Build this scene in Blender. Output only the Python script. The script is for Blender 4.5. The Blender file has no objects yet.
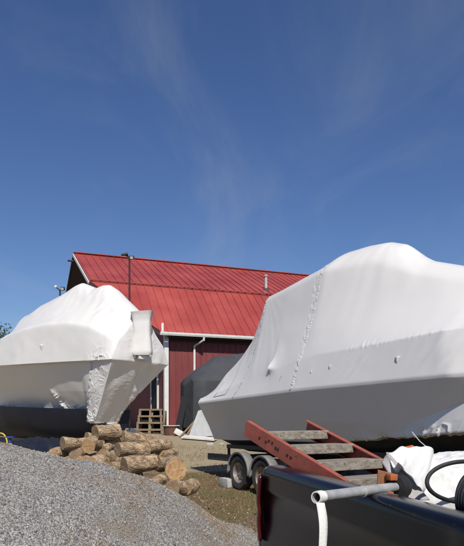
import bpy, bmesh, math, random
import numpy as np
from mathutils import Vector, Matrix, noise
random.seed(7); rng = np.random.default_rng(11)
C = bpy.context.scene.collection
PI = math.pi
EYE = 1.65

def W(x, y, d):                     # direction read off the photograph at a real distance d
    return Vector(((x-232)/600*d, d, EYE+(413-y)/600*d))
def sm(a, b, x):
    t = np.clip((x-a)/(b-a), 0, 1); return t*t*(3-2*t)
def ground_z(x, y):
    n = 0.03*math.sin(x*1.3+y*.7)*math.sin(y*.9-x*.4)
    return 0.85*float(sm(10.5, 26, y)) + n*float(sm(3, 9, y))
def nz(p, s=1.0, o=0.0):
    return noise.noise(Vector((p[0]*s+o, p[1]*s+o*1.7, p[2]*s-o)))

# ------------------------------------------------------------------ materials
MATS = {}
def mat(name, col, rough=.6, metal=0, col2=None, scale=4, detail=6, bump=0, bscale=30, spec=.5, stretch=None,
        trans=0, coat=0, contrast=(.35,.65), speck=None, bdist=.01):
    m = bpy.data.materials.new(name); m.use_nodes = True; nt = m.node_tree; N = nt.nodes; L = nt.links
    p = N['Principled BSDF']; out = N['Material Output']
    p.inputs['Base Color'].default_value = (*col, 1); p.inputs['Roughness'].default_value = rough
    p.inputs['Metallic'].default_value = metal; p.inputs['Specular IOR Level'].default_value = spec
    p.inputs['Coat Weight'].default_value = coat
    tc = N.new('ShaderNodeTexCoord'); mp = N.new('ShaderNodeMapping'); L.new(tc.outputs['Object'], mp.inputs['Vector'])
    if stretch: mp.inputs['Scale'].default_value = stretch
    last = None
    if col2:
        n = N.new('ShaderNodeTexNoise'); n.inputs['Scale'].default_value = scale; n.inputs['Detail'].default_value = detail
        n.inputs['Roughness'].default_value = .6
        L.new(mp.outputs[0], n.inputs['Vector'])
        r = N.new('ShaderNodeValToRGB'); r.color_ramp.elements[0].position = contrast[0]; r.color_ramp.elements[1].position = contrast[1]
        r.color_ramp.elements[0].color = (*col, 1); r.color_ramp.elements[1].color = (*col2, 1)
        L.new(n.outputs['Fac'], r.inputs['Fac']); last = r.outputs[0]
        if speck:
            n2 = N.new('ShaderNodeTexNoise'); n2.inputs['Scale'].default_value = speck[1]; n2.inputs['Detail'].default_value = 3
            L.new(mp.outputs[0], n2.inputs['Vector'])
            r2 = N.new('ShaderNodeValToRGB'); r2.color_ramp.elements[0].position = speck[2]; r2.color_ramp.elements[1].position = speck[3]
            L.new(n2.outputs['Fac'], r2.inputs['Fac'])
            mx = N.new('ShaderNodeMixRGB'); L.new(r2.outputs[0], mx.inputs[0]); L.new(last, mx.inputs[1]); mx.inputs[2].default_value = (*speck[0], 1)
            last = mx.outputs[0]
        L.new(last, p.inputs['Base Color'])
        mr = N.new('ShaderNodeMapRange'); mr.inputs['To Min'].default_value = max(0, rough-.08); mr.inputs['To Max'].default_value = min(1, rough+.12)
        L.new(n.outputs['Fac'], mr.inputs['Value']); L.new(mr.outputs[0], p.inputs['Roughness'])
    if bump:
        b = N.new('ShaderNodeTexNoise'); b.inputs['Scale'].default_value = bscale; b.inputs['Detail'].default_value = 8
        L.new(mp.outputs[0], b.inputs['Vector'])
        bn = N.new('ShaderNodeBump'); bn.inputs['Strength'].default_value = bump; bn.inputs['Distance'].default_value = bdist
        L.new(b.outputs['Fac'], bn.inputs['Height']); L.new(bn.outputs[0], p.inputs['Normal'])
    if trans:
        t = N.new('ShaderNodeBsdfTranslucent'); t.inputs['Color'].default_value = (*col, 1)
        ms = N.new('ShaderNodeMixShader'); ms.inputs[0].default_value = trans
        L.new(p.outputs[0], ms.inputs[1]); L.new(t.outputs[0], ms.inputs[2]); L.new(ms.outputs[0], out.inputs['Surface'])
    MATS[name] = m; return m

M_wrap = mat('shrink_wrap_film', (.68,.662,.635), .30, col2=(.71,.69,.665), scale=1.1, bump=.10, bscale=3.5, bdist=.02, trans=.03, spec=.5)
M_tape = mat('shrink_tape', (.74,.74,.73), .35, bump=.9, bscale=28, bdist=.02)
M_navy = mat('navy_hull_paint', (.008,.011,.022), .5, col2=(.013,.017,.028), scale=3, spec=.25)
M_teal = mat('dark_antifouling', (.02,.026,.03), .5, col2=(.035,.043,.045), scale=5)
M_black = mat('black_rubber', (.015,.015,.016), .6, bump=.2, bscale=60)
M_tyre = mat('tyre_rubber', (.02,.02,.02), .85, col2=(.045,.04,.036), scale=9)
M_galv = mat('galvanised_steel', (.42,.42,.41), .5, .45, col2=(.56,.55,.53), scale=14)
M_white = mat('white_paint', (.72,.71,.68), .5, col2=(.62,.61,.57), scale=6)
M_redroof = mat('red_metal_roof', (.27,.040,.034), .42, col2=(.37,.068,.055), scale=.5, detail=8, spec=.5)
M_redwall = mat('maroon_wall_siding', (.16,.030,.030), .6, col2=(.20,.042,.040), scale=2.2, stretch=(3,3,.4))
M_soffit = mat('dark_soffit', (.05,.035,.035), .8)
M_dark = mat('dark_interior', (.01,.01,.012), .9)
M_cover = mat('charcoal_canvas', (.040,.043,.050), .85, col2=(.055,.058,.066), scale=2, bump=.4, bscale=3, bdist=.05)
M_wood = mat('weathered_wood', (.16,.135,.105), .88, col2=(.31,.275,.225), scale=3, stretch=(1,14,14), bump=.4, bscale=6, speck=((.12,.095,.075), 4, .60,.72))
M_wood2 = mat('brown_pallet_wood', (.17,.12,.075), .85, col2=(.28,.215,.15), scale=5, stretch=(1,6,6), bump=.3, bscale=25)
M_redst = mat('red_oxide_paint', (.37,.088,.055), .7, col2=(.25,.068,.045), scale=9, bump=.15, bscale=40, speck=((.13,.07,.05), 16, .62,.68))
M_truck = mat('black_truck_paint', (.003,.003,.005), .18, col2=(.005,.006,.010), scale=1.4, coat=.03, bump=.03, bscale=2, spec=.22, speck=((.05,.045,.04), 30, .70,.80))
M_bedliner = mat('bed_liner', (.012,.012,.013), .7, bump=.4, bscale=120)
M_tail = mat('red_lens', (.05,.003,.004), .3, coat=.1)
M_glass = mat('dark_window_glass', (.012,.014,.016), .05, spec=.8)
M_chrome = mat('bright_metal', (.6,.6,.6), .2, 1)
M_bark = mat('tree_bark', (.20,.13,.075), .9, col2=(.60,.44,.28), scale=6, stretch=(.9,2.6,2.6), bump=1, bscale=18, bdist=.05, contrast=(.36,.66), speck=((.11,.075,.045), 13, .54,.70))
M_cut = mat('sawn_wood', (.50,.32,.16), .8, col2=(.33,.19,.085), scale=9, bump=.4, bscale=40, speck=((.25,.13,.06), 18, .58,.66))
M_cut_dark = mat('dark_sawn_wood', (.22,.15,.095), .85, col2=(.34,.24,.14), scale=7, bump=.4, bscale=40)  # darker, browner colour for some of the cut faces
M_terra = mat('rusty_tub_metal', (.11,.05,.032), .8, col2=(.17,.085,.06), scale=8)
M_plastic = mat('white_plastic_sheet', (.78,.78,.76), .4, bump=.5, bscale=14, bdist=.02, trans=.15)
M_orange = mat('orange_painted_wood', (.50,.13,.03), .7, col2=(.34,.09,.03), scale=12)
M_brownwood = mat('brown_stained_wood', (.20,.075,.03), .7, col2=(.28,.12,.05), scale=12)
M_blue = mat('blue_stand_paint', (.02,.07,.25), .5)
M_yellow = mat('yellow_rope', (.6,.42,.03), .7)
M_shaded_white = mat('shaded_white_paint', (.33,.34,.34), .7, col2=(.40,.41,.40), scale=5)  # white sheet's paint greyed, its shade put into the colour
M_conc = mat('concrete_block', (.36,.35,.33), .9, col2=(.46,.45,.42), scale=20, bump=.5, bscale=70)
M_strap = mat('white_webbing', (.72,.72,.68), .7, bump=.2, bscale=90)
M_trunk = mat('standing_tree_bark', (.10,.08,.06), .9, col2=(.16,.13,.10), scale=8)

def add_rings(m):
    nt = m.node_tree; N = nt.nodes; L = nt.links; p = N['Principled BSDF']; src = p.inputs['Base Color'].links[0].from_socket
    tc = N.new('ShaderNodeTexCoord'); mp = N.new('ShaderNodeMapping'); mp.inputs['Location'].default_value = (-.52,-.5,-.47); L.new(tc.outputs['Generated'], mp.inputs['Vector'])
    w = N.new('ShaderNodeTexWave'); w.wave_type = 'RINGS'; w.rings_direction = 'SPHERICAL'; w.inputs['Scale'].default_value = 4.5; w.inputs['Distortion'].default_value = 5; w.inputs['Detail'].default_value = 3; w.inputs['Detail Scale'].default_value = 2
    L.new(mp.outputs[0], w.inputs['Vector'])
    r = N.new('ShaderNodeValToRGB'); r.color_ramp.elements[0].color = (.82,.79,.76,1); r.color_ramp.elements[1].color = (1.05,1.05,1.05,1); L.new(w.outputs['Fac'], r.inputs['Fac'])
    mx = N.new('ShaderNodeMixRGB'); mx.blend_type = 'MULTIPLY'; mx.inputs[0].default_value = 1; L.new(src, mx.inputs[1]); L.new(r.outputs[0], mx.inputs[2]); L.new(mx.outputs[0], p.inputs['Base Color'])
add_rings(M_cut); add_rings(M_cut_dark)
def leafmat(name, a, b, c):
    m = mat(name, a, .7, spec=.2); nt = m.node_tree; N = nt.nodes; L = nt.links
    g = N.new('ShaderNodeNewGeometry'); r = N.new('ShaderNodeValToRGB')
    r.color_ramp.elements[0].color = (*a,1); r.color_ramp.elements[1].color = (*c,1)
    e = r.color_ramp.elements.new(.5); e.color = (*b,1)
    L.new(g.outputs['Random Per Island'], r.inputs['Fac']); L.new(r.outputs[0], N['Principled BSDF'].inputs['Base Color']); return m
M_leafg = leafmat('green_leaves', (.025,.045,.012), (.05,.07,.02), (.09,.10,.03))
M_leafo = leafmat('orange_leaves', (.10,.05,.015), (.22,.09,.02), (.12,.09,.03))
M_leafd = leafmat('dark_needles', (.008,.016,.008), (.014,.026,.012), (.022,.036,.016))
M_stone = leafmat('gravel_stones', (.12,.112,.102), (.26,.245,.225), (.46,.435,.40)); M_stone.node_tree.nodes['Principled BSDF'].inputs['Roughness'].default_value = .85
nt = M_stone.node_tree; N = nt.nodes; L = nt.links; p = N['Principled BSDF']; src = p.inputs['Base Color'].links[0].from_socket
tc = N.new('ShaderNodeTexCoord'); nn = N.new('ShaderNodeTexNoise'); nn.inputs['Scale'].default_value = 1.5; nn.inputs['Detail'].default_value = 5; L.new(tc.outputs['Object'], nn.inputs['Vector'])
rr = N.new('ShaderNodeValToRGB'); rr.color_ramp.elements[0].position = .50; rr.color_ramp.elements[0].color = (1,.985,.96,1); rr.color_ramp.elements[1].position = .68; rr.color_ramp.elements[1].color = (1.0,.80,.62,1); L.new(nn.outputs['Fac'], rr.inputs['Fac'])
mx = N.new('ShaderNodeMixRGB'); mx.blend_type = 'MULTIPLY'; mx.inputs[0].default_value = 1; L.new(src, mx.inputs[1]); L.new(rr.outputs[0], mx.inputs[2]); L.new(mx.outputs[0], p.inputs['Base Color'])
M_chip = leafmat('wood_chip', (.16,.10,.06), (.36,.25,.15), (.50,.38,.24))
M_litter = leafmat('dry_litter', (.13,.09,.045), (.34,.27,.16), (.17,.13,.06))

# ------------------------------------------------------------------ mesh helpers
class MB:
    def __init__(s): s.v = []; s.f = []
    def add(s, vs, fs):
        o = len(s.v); s.v += [tuple(p) for p in vs]; s.f += [tuple(i+o for i in f) for f in fs]; return s
    def box(s, c, size, R=None, taper=1.0):
        hx, hy, hz = (q/2 for q in size); c = Vector(c)
        vs = []
        for z in (-hz, hz):
            k = taper if z > 0 else 1
            for x, y in ((-hx,-hy),(hx,-hy),(hx,hy),(-hx,hy)):
                p = Vector((x*k, y*k, z)); vs.append(c + (R @ p if R else p))
        return s.add(vs, [(3,2,1,0),(4,5,6,7),(0,1,5,4),(1,2,6,5),(2,3,7,6),(3,0,4,7)])
    def bar(s, a, b, w, h, up=(0,0,1)):          # rectangular bar from a to b
        a = Vector(a); b = Vector(b); x = (b-a); L = x.length; x.normalize(); y = Vector(up).cross(x)
        if y.length < 1e-4: y = Vector((0,1,0)).cross(x)
        y.normalize(); z = x.cross(y); R = Matrix((x,y,z)).transposed()
        return s.box((a+b)/2, (L, w, h), R)
    def tube(s, pts, r, n=12, cap=True, closed=False):
        pts = [Vector(p) for p in pts]; m = len(pts); rr = r if hasattr(r, '__len__') else [r]*m
        t0 = (pts[1]-pts[0]).normalized(); u = t0.orthogonal().normalized(); vs = []
        for i, p in enumerate(pts):
            if closed: t = (pts[(i+1)%m]-pts[i-1]).normalized()
            else: t = (pts[min(i+1,m-1)]-pts[max(i-1,0)]).normalized()
            u = (u - t*u.dot(t)).normalized(); w = t.cross(u)
            for k in range(n):
                a = 2*PI*k/n; vs.append(p + (u*math.cos(a)+w*math.sin(a))*rr[i])
        fs = []
        for i in range(m if closed else m-1):
            j = (i+1) % m
            for k in range(n): fs.append((i*n+k, i*n+(k+1)%n, j*n+(k+1)%n, j*n+k))
        if cap and not closed: fs += [tuple(range(n))[::-1], tuple((m-1)*n+k for k in range(n))]
        return s.add(vs, fs)
    def lathe(s, prof, c, axis, n=32):           # prof: list of (radius, height along the axis)
        c = Vector(c); ax = Vector(axis).normalized(); u = ax.orthogonal().normalized(); w = ax.cross(u); vs = []; fs = []
        for r, h in prof:
            for k in range(n):
                a = 2*PI*k/n; vs.append(c+ax*h+(u*math.cos(a)+w*math.sin(a))*r)
        for i in range(len(prof)-1):
            for k in range(n): fs.append((i*n+k, i*n+(k+1)%n, (i+1)*n+(k+1)%n, (i+1)*n+k))
        return s.add(vs, fs)
    def prism(s, poly, thick):                   # poly: planar 3d points, extruded by vector thick
        n = len(poly); t = Vector(thick); vs = [Vector(p) for p in poly]+[Vector(p)+t for p in poly]
        fs = [tuple(range(n))[::-1], tuple(range(n,2*n))]+[(i,(i+1)%n,n+(i+1)%n,n+i) for i in range(n)]
        return s.add(vs, fs)
    def grid(s, P):                              # P: (rows, cols, 3)
        a, b = P.shape[:2]; vs = P.reshape(-1,3).tolist()
        fs = [(i*b+j, i*b+j+1, (i+1)*b+j+1, (i+1)*b+j) for i in range(a-1) for j in range(b-1)]
        return s.add(vs, fs)
    def build(s, name, m, parent=None, smooth=True, ang=35, bevel=0, **tags):
        me = bpy.data.meshes.new(name)
        off = Vector((0,0,0))
        p = parent
        while p is not None: off += p.location; p = p.parent
        if parent is None and 'origin' in tags: off = Vector(tags.pop('origin'))
        vs = s.v if off.length == 0 else [(x-off.x, y-off.y, z-off.z) for x,y,z in s.v]
        me.from_pydata(vs, [], s.f)
        if bevel:
            bm = bmesh.new(); bm.from_mesh(me)
            es = [e for e in bm.edges if len(e.link_faces)==2 and e.calc_face_angle(0) > .6]
            bmesh.ops.bevel(bm, geom=es, offset=bevel, segments=2, affect='EDGES', profile=.6)
            bm.to_mesh(me); bm.free()
        bm = bmesh.new(); bm.from_mesh(me); bmesh.ops.recalc_face_normals(bm, faces=bm.faces); bm.to_mesh(me); bm.free()
        me.materials.append(m)
        if smooth:
            me.polygons.foreach_set('use_smooth', [True]*len(me.polygons)); me.set_sharp_from_angle(angle=math.radians(ang))
        o = bpy.data.objects.new(name, me); C.objects.link(o)
        if parent is not None: o.parent = parent
        else: o.location = off
        tag(o, **tags); return o
def tag(o, label=None, cat=None, group=None, kind=None):
    if label: o['label'] = label
    if cat: o['category'] = cat
    if group: o['group'] = group
    if kind: o['kind'] = kind
def thing(name, loc, label, cat, group=None):
    o = bpy.data.objects.new(name, None); o.empty_display_size = .2; C.objects.link(o); o.location = loc
    tag(o, label, cat, group); return o
def rotz(a): return Matrix.Rotation(a, 3, 'Z')
def basis(x, y, z): return Matrix((x, y, z)).transposed()

def scatter_mesh(name, pos, size, m, kindshape, parent=None, **tags):   # many small solids in one mesh (uncountable stuff)
    n = len(pos)
    if kindshape == 'stone':
        base = np.array([(1,0,0),(-1,0,0),(0,1,0),(0,-1,0),(0,0,1),(0,0,-1)], float)*[1,.8,.65]
        F = np.array([(0,2,4),(2,1,4),(1,3,4),(3,0,4),(2,0,5),(1,2,5),(3,1,5),(0,3,5)])
    else:                                                                # a curved leaf / blade
        base = np.array([(-1,-.28,0),(-1,.28,0),(0,.34,.25),(0,-.34,.25),(1,0,0),(1,.04,0)], float)
        F = np.array([(0,1,2),(0,2,3),(3,2,5),(3,5,4)])
    k = len(base)
    q = rng.normal(size=(n,4)); q /= np.linalg.norm(q, axis=1, keepdims=True)
    w,x,y,z = q.T
    R = np.stack([1-2*(y*y+z*z),2*(x*y-z*w),2*(x*z+y*w),2*(x*y+z*w),1-2*(x*x+z*z),2*(y*z-x*w),2*(x*z-y*w),2*(y*z+x*w),1-2*(x*x+y*y)],1).reshape(n,3,3)
    jit = base[None]*(1+rng.uniform(-.25,.25,(n,k,1)))
    V = np.einsum('nij,nkj->nki', R, jit)*size[:,None,None] + pos[:,None,:]
    Fa = (F[None]+(np.arange(n)*k)[:,None,None]).reshape(-1)
    me = bpy.data.meshes.new(name); nf = n*len(F)
    me.vertices.add(n*k); me.vertices.foreach_set('co', V.reshape(-1))
    me.loops.add(nf*3); me.loops.foreach_set('vertex_index', Fa.astype(np.int32))
    me.polygons.add(nf); me.polygons.foreach_set('loop_start', (np.arange(nf)*3).astype(np.int32))
    me.update(calc_edges=True); me.materials.append(m)
    o = bpy.data.objects.new(name, me); C.objects.link(o)
    if parent is not None: o.parent = parent
    tag(o, **tags); return o

# ------------------------------------------------------------------ ground
def ground_material():
    m = bpy.data.materials.new('yard_dirt'); m.use_nodes = True; nt = m.node_tree; N = nt.nodes; L = nt.links; p = N['Principled BSDF']
    p.inputs['Roughness'].default_value = .95; p.inputs['Specular IOR Level'].default_value = .15
    tc = N.new('ShaderNodeTexCoord')
    def ns(scale, det=6):
        n = N.new('ShaderNodeTexNoise'); n.inputs['Scale'].default_value = scale; n.inputs['Detail'].default_value = det; n.inputs['Roughness'].default_value = .65
        L.new(tc.outputs['Object'], n.inputs['Vector']); return n.outputs['Fac']
    def ramp(src, a, b, ca, cb):
        r = N.new('ShaderNodeValToRGB'); e = r.color_ramp.elements; e[0].position = a; e[1].position = b; e[0].color = (*ca,1); e[1].color = (*cb,1)
        L.new(src, r.inputs['Fac']); return r.outputs[0]
    def mix(f, a, b):
        x = N.new('ShaderNodeMixRGB'); L.new(f, x.inputs[0]); L.new(a, x.inputs[1]); L.new(b, x.inputs[2]); return x.outputs[0]
    dirt = ramp(ns(9), .3, .7, (.085,.058,.032), (.22,.155,.088))
    sand = ramp(ns(14), .3, .7, (.27,.215,.14), (.36,.30,.20))
    grass = ramp(ns(22), .35, .65, (.07,.075,.028), (.18,.16,.07))
    g1 = mix(ramp(ns(1.3), .5, .62, (0,0,0), (1,1,1)), dirt, grass)
    sx = N.new('ShaderNodeSeparateXYZ'); L.new(tc.outputs['Object'], sx.inputs[0])
    add = N.new('ShaderNodeMath'); add.operation = 'MULTIPLY_ADD'; L.new(ns(.6), add.inputs[0]); add.inputs[1].default_value = 5; L.new(sx.outputs['Y'], add.inputs[2])
    mr = N.new('ShaderNodeMapRange'); mr.inputs['From Min'].default_value = 17.0; mr.inputs['From Max'].default_value = 18.2; L.new(add.outputs[0], mr.inputs['Value'])
    mr2 = N.new('ShaderNodeMapRange'); mr2.inputs['From Min'].default_value = 42; mr2.inputs['From Max'].default_value = 55; mr2.inputs['To Min'].default_value = 1; mr2.inputs['To Max'].default_value = 0
    L.new(sx.outputs['Y'], mr2.inputs['Value'])
    mu = N.new('ShaderNodeMath'); mu.operation = 'MULTIPLY'; L.new(mr.outputs[0], mu.inputs[0]); L.new(mr2.outputs[0], mu.inputs[1])
    c = mix(mu.outputs[0], g1, sand); L.new(c, p.inputs['Base Color'])
    b = N.new('ShaderNodeBump'); b.inputs['Strength'].default_value = .8; b.inputs['Distance'].default_value = .03; L.new(ns(25, 10), b.inputs['Height']); L.new(b.outputs[0], p.inputs['Normal'])
    return m
xs = np.concatenate([np.linspace(-400,-12,14), np.linspace(-11.5,11.5,93), np.linspace(12,400,14)])
ys = np.concatenate([np.linspace(-120,-3,10), np.linspace(-2.5,30,131), np.linspace(31,900,24)])
G = np.array([[(x, y, ground_z(x,y)) for x in xs] for y in ys])
MB().grid(G).build('ground', ground_material(), kind='structure')
# leaf litter, straw and small tufts
n = 26000
px = rng.uniform(-6, 7, n); py = rng.uniform(6.5, 20, n)
mask = np.array([noise.noise(Vector((a*.8, b*.8, 3))) for a, b in zip(px, py)]) > rng.uniform(-.45,.35,n)
px, py = px[mask], py[mask]
pos = np.stack([px, py, [ground_z(a,b)+.012 for a,b in zip(px,py)]], 1)
scatter_mesh('leaf_litter', pos, np.clip(rng.lognormal(-4.1,.4,len(px)),.006,.04), M_litter, 'leaf', kind='stuff', label='dry leaves and straw scattered over the dirt of the yard')
# grass tufts
n = 11000; P = MB()
for i in range(n):
    x = rng.uniform(-2.5, 4); y = rng.uniform(8, 18)
    if noise.noise(Vector((x*.9, y*.9, 9))) < -.05: continue
    z = ground_z(x,y); h = rng.uniform(.03,.10); a = rng.uniform(0, PI); dx, dy = .006*math.cos(a), .006*math.sin(a); lx, ly = rng.normal(0,.03,2)
    P.add([(x-dx,y-dy,z),(x+dx,y+dy,z),(x+lx,y+ly,z+h)], [(0,1,2)])
M_grass = leafmat('yard_grass', (.08,.085,.03), (.24,.19,.09), (.13,.10,.045))
P.build('grass', M_grass, smooth=False, kind='stuff', label='sparse short grass tufts in the dirt beside the trailer')

# ------------------------------------------------------------------ gravel heap
RX = [-6.2,-5.2,-4.2,-3.2,-2.17,-1.85,-1.484,-1.178,-.88,-.569,-.396,.165,.5,.8]
RZ = [0,.45,1.0,1.3,1.345,1.30,1.20,1.10,.97,.76,.60,.08,-.05,-.08]
def heap_z(x, y):
    zr = np.interp(x, RX, RZ); yc = 5.6+np.maximum(0, x+1.5)*.9
    dy = y-yc; Wd = np.where(dy < 0, 4.2, 2.5); k = np.clip(np.abs(dy)/Wd, 0, 1)
    return zr*(.5+.5*np.cos(PI*k))
def heap_full(x, y):
    v = Vector((x, y, 0))
    return float(heap_z(x,y)) + .035*noise.noise(v*1.6) +   .026*noise.noise(v*4+Vector((3,1,7))) - .035*(1-min(1, float(heap_z(x,y))*12))
gx = np.linspace(-6.4,.85,150); gy = np.linspace(1.3,9.6,170)
H = np.array([[(x, y, heap_full(x,y)) for x in gx] for y in gy])
def gravel_material():
    m = bpy.data.materials.new('grey_gravel'); m.use_nodes = True; nt = m.node_tree; N = nt.nodes; L = nt.links; p = N['Principled BSDF']
    p.inputs['Roughness'].default_value = .9; tc = N.new('ShaderNodeTexCoord')
    v = N.new('ShaderNodeTexVoronoi'); v.inputs['Scale'].default_value = 75; L.new(tc.outputs['Object'], v.inputs['Vector'])
    r = N.new('ShaderNodeValToRGB'); e = r.color_ramp.elements; e[0].color = (.10,.098,.098,1); e[1].color = (.42,.41,.40,1)
    sx = N.new('ShaderNodeSeparateColor'); L.new(v.outputs['Color'], sx.inputs[0]); L.new(sx.outputs[0], r.inputs['Fac'])
    n = N.new('ShaderNodeTexNoise'); n.inputs['Scale'].default_value = 1.7; n.inputs['Detail'].default_value = 4; L.new(tc.outputs['Object'], n.inputs['Vector'])
    r2 = N.new('ShaderNodeValToRGB'); r2.color_ramp.elements[0].position = .58; r2.color_ramp.elements[1].position = .68; L.new(n.outputs['Fac'], r2.inputs['Fac'])
    mx = N.new('ShaderNodeMixRGB'); L.new(r2.outputs[0], mx.inputs[0]); L.new(r.outputs[0], mx.inputs[1]); mx.inputs[2].default_value = (.22,.185,.15,1)
    L.new(mx.outputs[0], p.inputs['Base Color'])
    b = N.new('ShaderNodeBump'); b.inputs['Strength'].default_value = 1; b.inputs['Distance'].default_value = .012; b.invert = True
    L.new(v.outputs['Distance'], b.inputs['Height']); L.new(b.outputs[0], p.inputs['Normal']); return m
hp = thing('gravel_heap', (0,0,0), 'large grey heap of crushed stone gravel in the left foreground', 'gravel heap')
MB().grid(H).build('heap', gravel_material(), hp)
n = 230000
px = rng.uniform(-4.6, .75, n); py = 3.0+rng.uniform(0,1,n)**1.25*5.6
ok = heap_z(px,py) > .015; px, py = px[ok], py[ok]
keep = np.abs(px/py) < .46; px, py = px[keep], py[keep]
pz = np.array([heap_full(a,b) for a,b in zip(px,py)])
sz = np.clip(rng.lognormal(-5.35,.42,len(px)),.0025,.028)
scatter_mesh('stones', np.stack([px,py,pz+sz*.25],1), sz, M_stone, 'stone', parent=hp, kind='stuff')
# a few stray stones at the foot of the heap
n = 5000; ang = rng.uniform(0,1,n); px = rng.uniform(-1.2,1.0,n); py = 5.6+np.maximum(0,px+1.5)*.9+rng.normal(.8,.9,n)
pz = np.array([max(ground_z(a,b), heap_full(a,b))+.004 for a,b in zip(px,py)])
scatter_mesh('loose_gravel', np.stack([px,py,pz],1), np.clip(rng.lognormal(-5,.35,n),.003,.02), M_stone, 'stone', kind='stuff', label='loose gravel spilled over the dirt at the foot of the heap')

# ------------------------------------------------------------------ shrink wrapped boats
def smooth1(a, k):
    if k < 2: return a
    ker = np.ones(k)/k; p = np.pad(a, (k//2, k-1-k//2), mode='edge'); return np.convolve(p, ker, 'valid')
class Boat:
    """a wrapped hull: closed shell lofted from section keys  C T U R L M B K"""
    def __init__(s, C0, a, nrm, keys, L, ns, seg, rake, blend=6, soft=-2):
        s.C0 = Vector(C0); s.a = Vector(a).normalized(); s.n = Vector(nrm).normalized(); s.L = L
        s.S = np.linspace(0, L, ns); s.seg = seg; s.rake = rake
        tab = {}
        for k, v in keys.items():
            xs, ys = zip(*v); tab[k] = smooth1(np.interp(s.S, xs, ys), blend)
        z0 = np.zeros_like(s.S)
        ctl = [(z0,tab['zc']),(tab['wt'],tab['zt']),(tab['wu'],tab['zu']),(tab['wr'],tab['zr']),
               (np.maximum(tab['wr']-tab['lip'],0),tab['zr']-.05),(tab['wm'],tab['zm']),(tab['wb'],tab['zb']),(z0,tab['zk'])]
        cols = []; s.idx = [0]; tt = []
        for i in range(len(ctl)-1):
            m = seg[i]
            for j in range(m):
                f = j/m; (w0,q0),(w1,q1) = ctl[i], ctl[i+1]
                w = w0*(1-f)+w1*f; q = q0*(1-f)+q1*f
                if i == 0: q = q0*(1-f*f)+q1*f*f
                if i == 1:
                    sag = tab['sag']*math.sin(PI*f); w = w-sag*.8; q = q-sag*.6
                cols.append(np.stack([w,q],1)); tt.append(i+f)
            s.idx.append(len(cols))
        cols.append(np.stack(ctl[-1],1)); tt.append(len(ctl)-1.)
        P = np.stack(cols,1)                     # ns, nt, 2
        e = s.idx[2]+soft                            # soften the top, keep the gunwale edge and the rail crisp
        for _ in range(blend):
            Q = P.copy(); Q[:,1:e+1] = (P[:,0:e]+2*P[:,1:e+1]+P[:,2:e+2])/4
            P = Q
        s.T = np.array(tt); s.W = P[:,:,0]; s.Z = P[:,:,1]; s.tab = tab
    def raw(s, side):
        S = s.S[:,None]+np.zeros_like(s.W); zr = s.tab['zr'][:,None]
        k, reach = s.rake
        S = S + np.clip(zr-s.Z,0,None)*k*np.clip(1-S/reach,0,1) + s.up_rake(S, s.Z, zr)
        a, n = np.array(s.a), np.array(s.n); Wd = s.W if side > 0 or not s.tuck else s.W*(1-s.tuck*np.clip((zr-s.Z)/1.6,0,1)*np.clip(1-s.S[:,None]/2,0,1))
        return np.array(s.C0)[None,None]*[1,1,0] + S[...,None]*a + (Wd*side)[...,None]*n + s.Z[...,None]*[0,0,1]
    def up_rake(s, S, Z, zr): return 0*S
    def surf(s, side, disp):
        P = s.raw(side)
        du = np.gradient(P, axis=0); dv = np.gradient(P, axis=1); N = np.cross(du, dv)*side
        N /= np.linalg.norm(N,axis=2,keepdims=True)+1e-9
        if float((N@np.array(s.n)).mean())*side < 0: N = -N      # always outward
        D = np.zeros(P.shape[:2])
        for i in range(P.shape[0]):
            for j in range(P.shape[1]): D[i,j] = disp(s.S[i], s.T[j], side, P[i,j])
        D[:,0] = D[:,0]
        return P, N, D
    def build(s, name, m, parent, disp, flip=False):
        s.flip = flip; mb = MB(); s.near = None
        for side in (1,-1):
            P, N, D = s.surf(side, disp)
            w = np.minimum(1, np.arange(P.shape[1])/4)       # no crack on the centre line
            Q = P + N*(D*w)[...,None]
            if side == 1: s.near = Q; s.nearN = N
            mb.grid(Q)
            ring = Q[0]; c = ring.mean(axis=0); c[:2] = np.array(s.C0)[:2]
            caps = [ring]
            # stern cap: shrink each half ring towards the centre plane
            mid = np.stack([ring[:,0]*0+P[0,0,0], ring[:,0]*0+P[0,0,1], ring[:,2]],1)
            mid[:,:2] += (np.array(s.a)[:2][None]*((P[0]-P[0,0])@np.array(s.a))[:,None])
            rows = [ring*(1-f)+mid*f for f in np.linspace(0,1,25)]
            G = np.stack(rows,0)
            if s.cap_noise:
                for i in range(1,25):
                    for j in range(G.shape[1]): G[i,j] -= np.array(s.a)*s.cap_noise*(nz(G[i,j]*[1,1,.35],2.0,4)*1.3+.25+3*crinkle(G[i,j],6))*math.sin(PI*i/24*.8)
            mb.grid(G)
        return mb.build(name, m, parent, ang=42)
    def at(s, sv, tv):                          # a point and the normal on the near side
        i = int(round(np.interp(sv, s.S, np.arange(len(s.S))))); j = int(round(np.interp(tv, s.T, np.arange(len(s.T)))))
        return Vector(s.near[i,j]), Vector(s.nearN[i,j])
def strip(b, path, wid, amp, off=.005, seed=0):  # tape that lies on the near surface of b
    rows = []
    n = 300
    st = np.array(path); u = np.linspace(0,1,len(st)); uu = np.linspace(0,1,n)
    S = np.interp(uu,u,st[:,0]); T = np.interp(uu,u,st[:,1]); ds = []
    for i in range(n):
        w = wid*(1+.5*noise.noise(Vector((i*.23,seed,0))))
        row = []
        for k in (-1,-.5,0,.5,1):
            p, N = b.at(S[i]+k*w/2, T[i])
            row.append(p + N*(off + amp*(.35+noise.noise(Vector((i*.9,k*1.5,seed+5)))+.6*noise.noise(Vector((i*.21,k*4,seed+9))))*(1-abs(k)*.8)))
        rows.append(row)
    return np.array([[tuple(q) for q in r] for r in rows])
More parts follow.
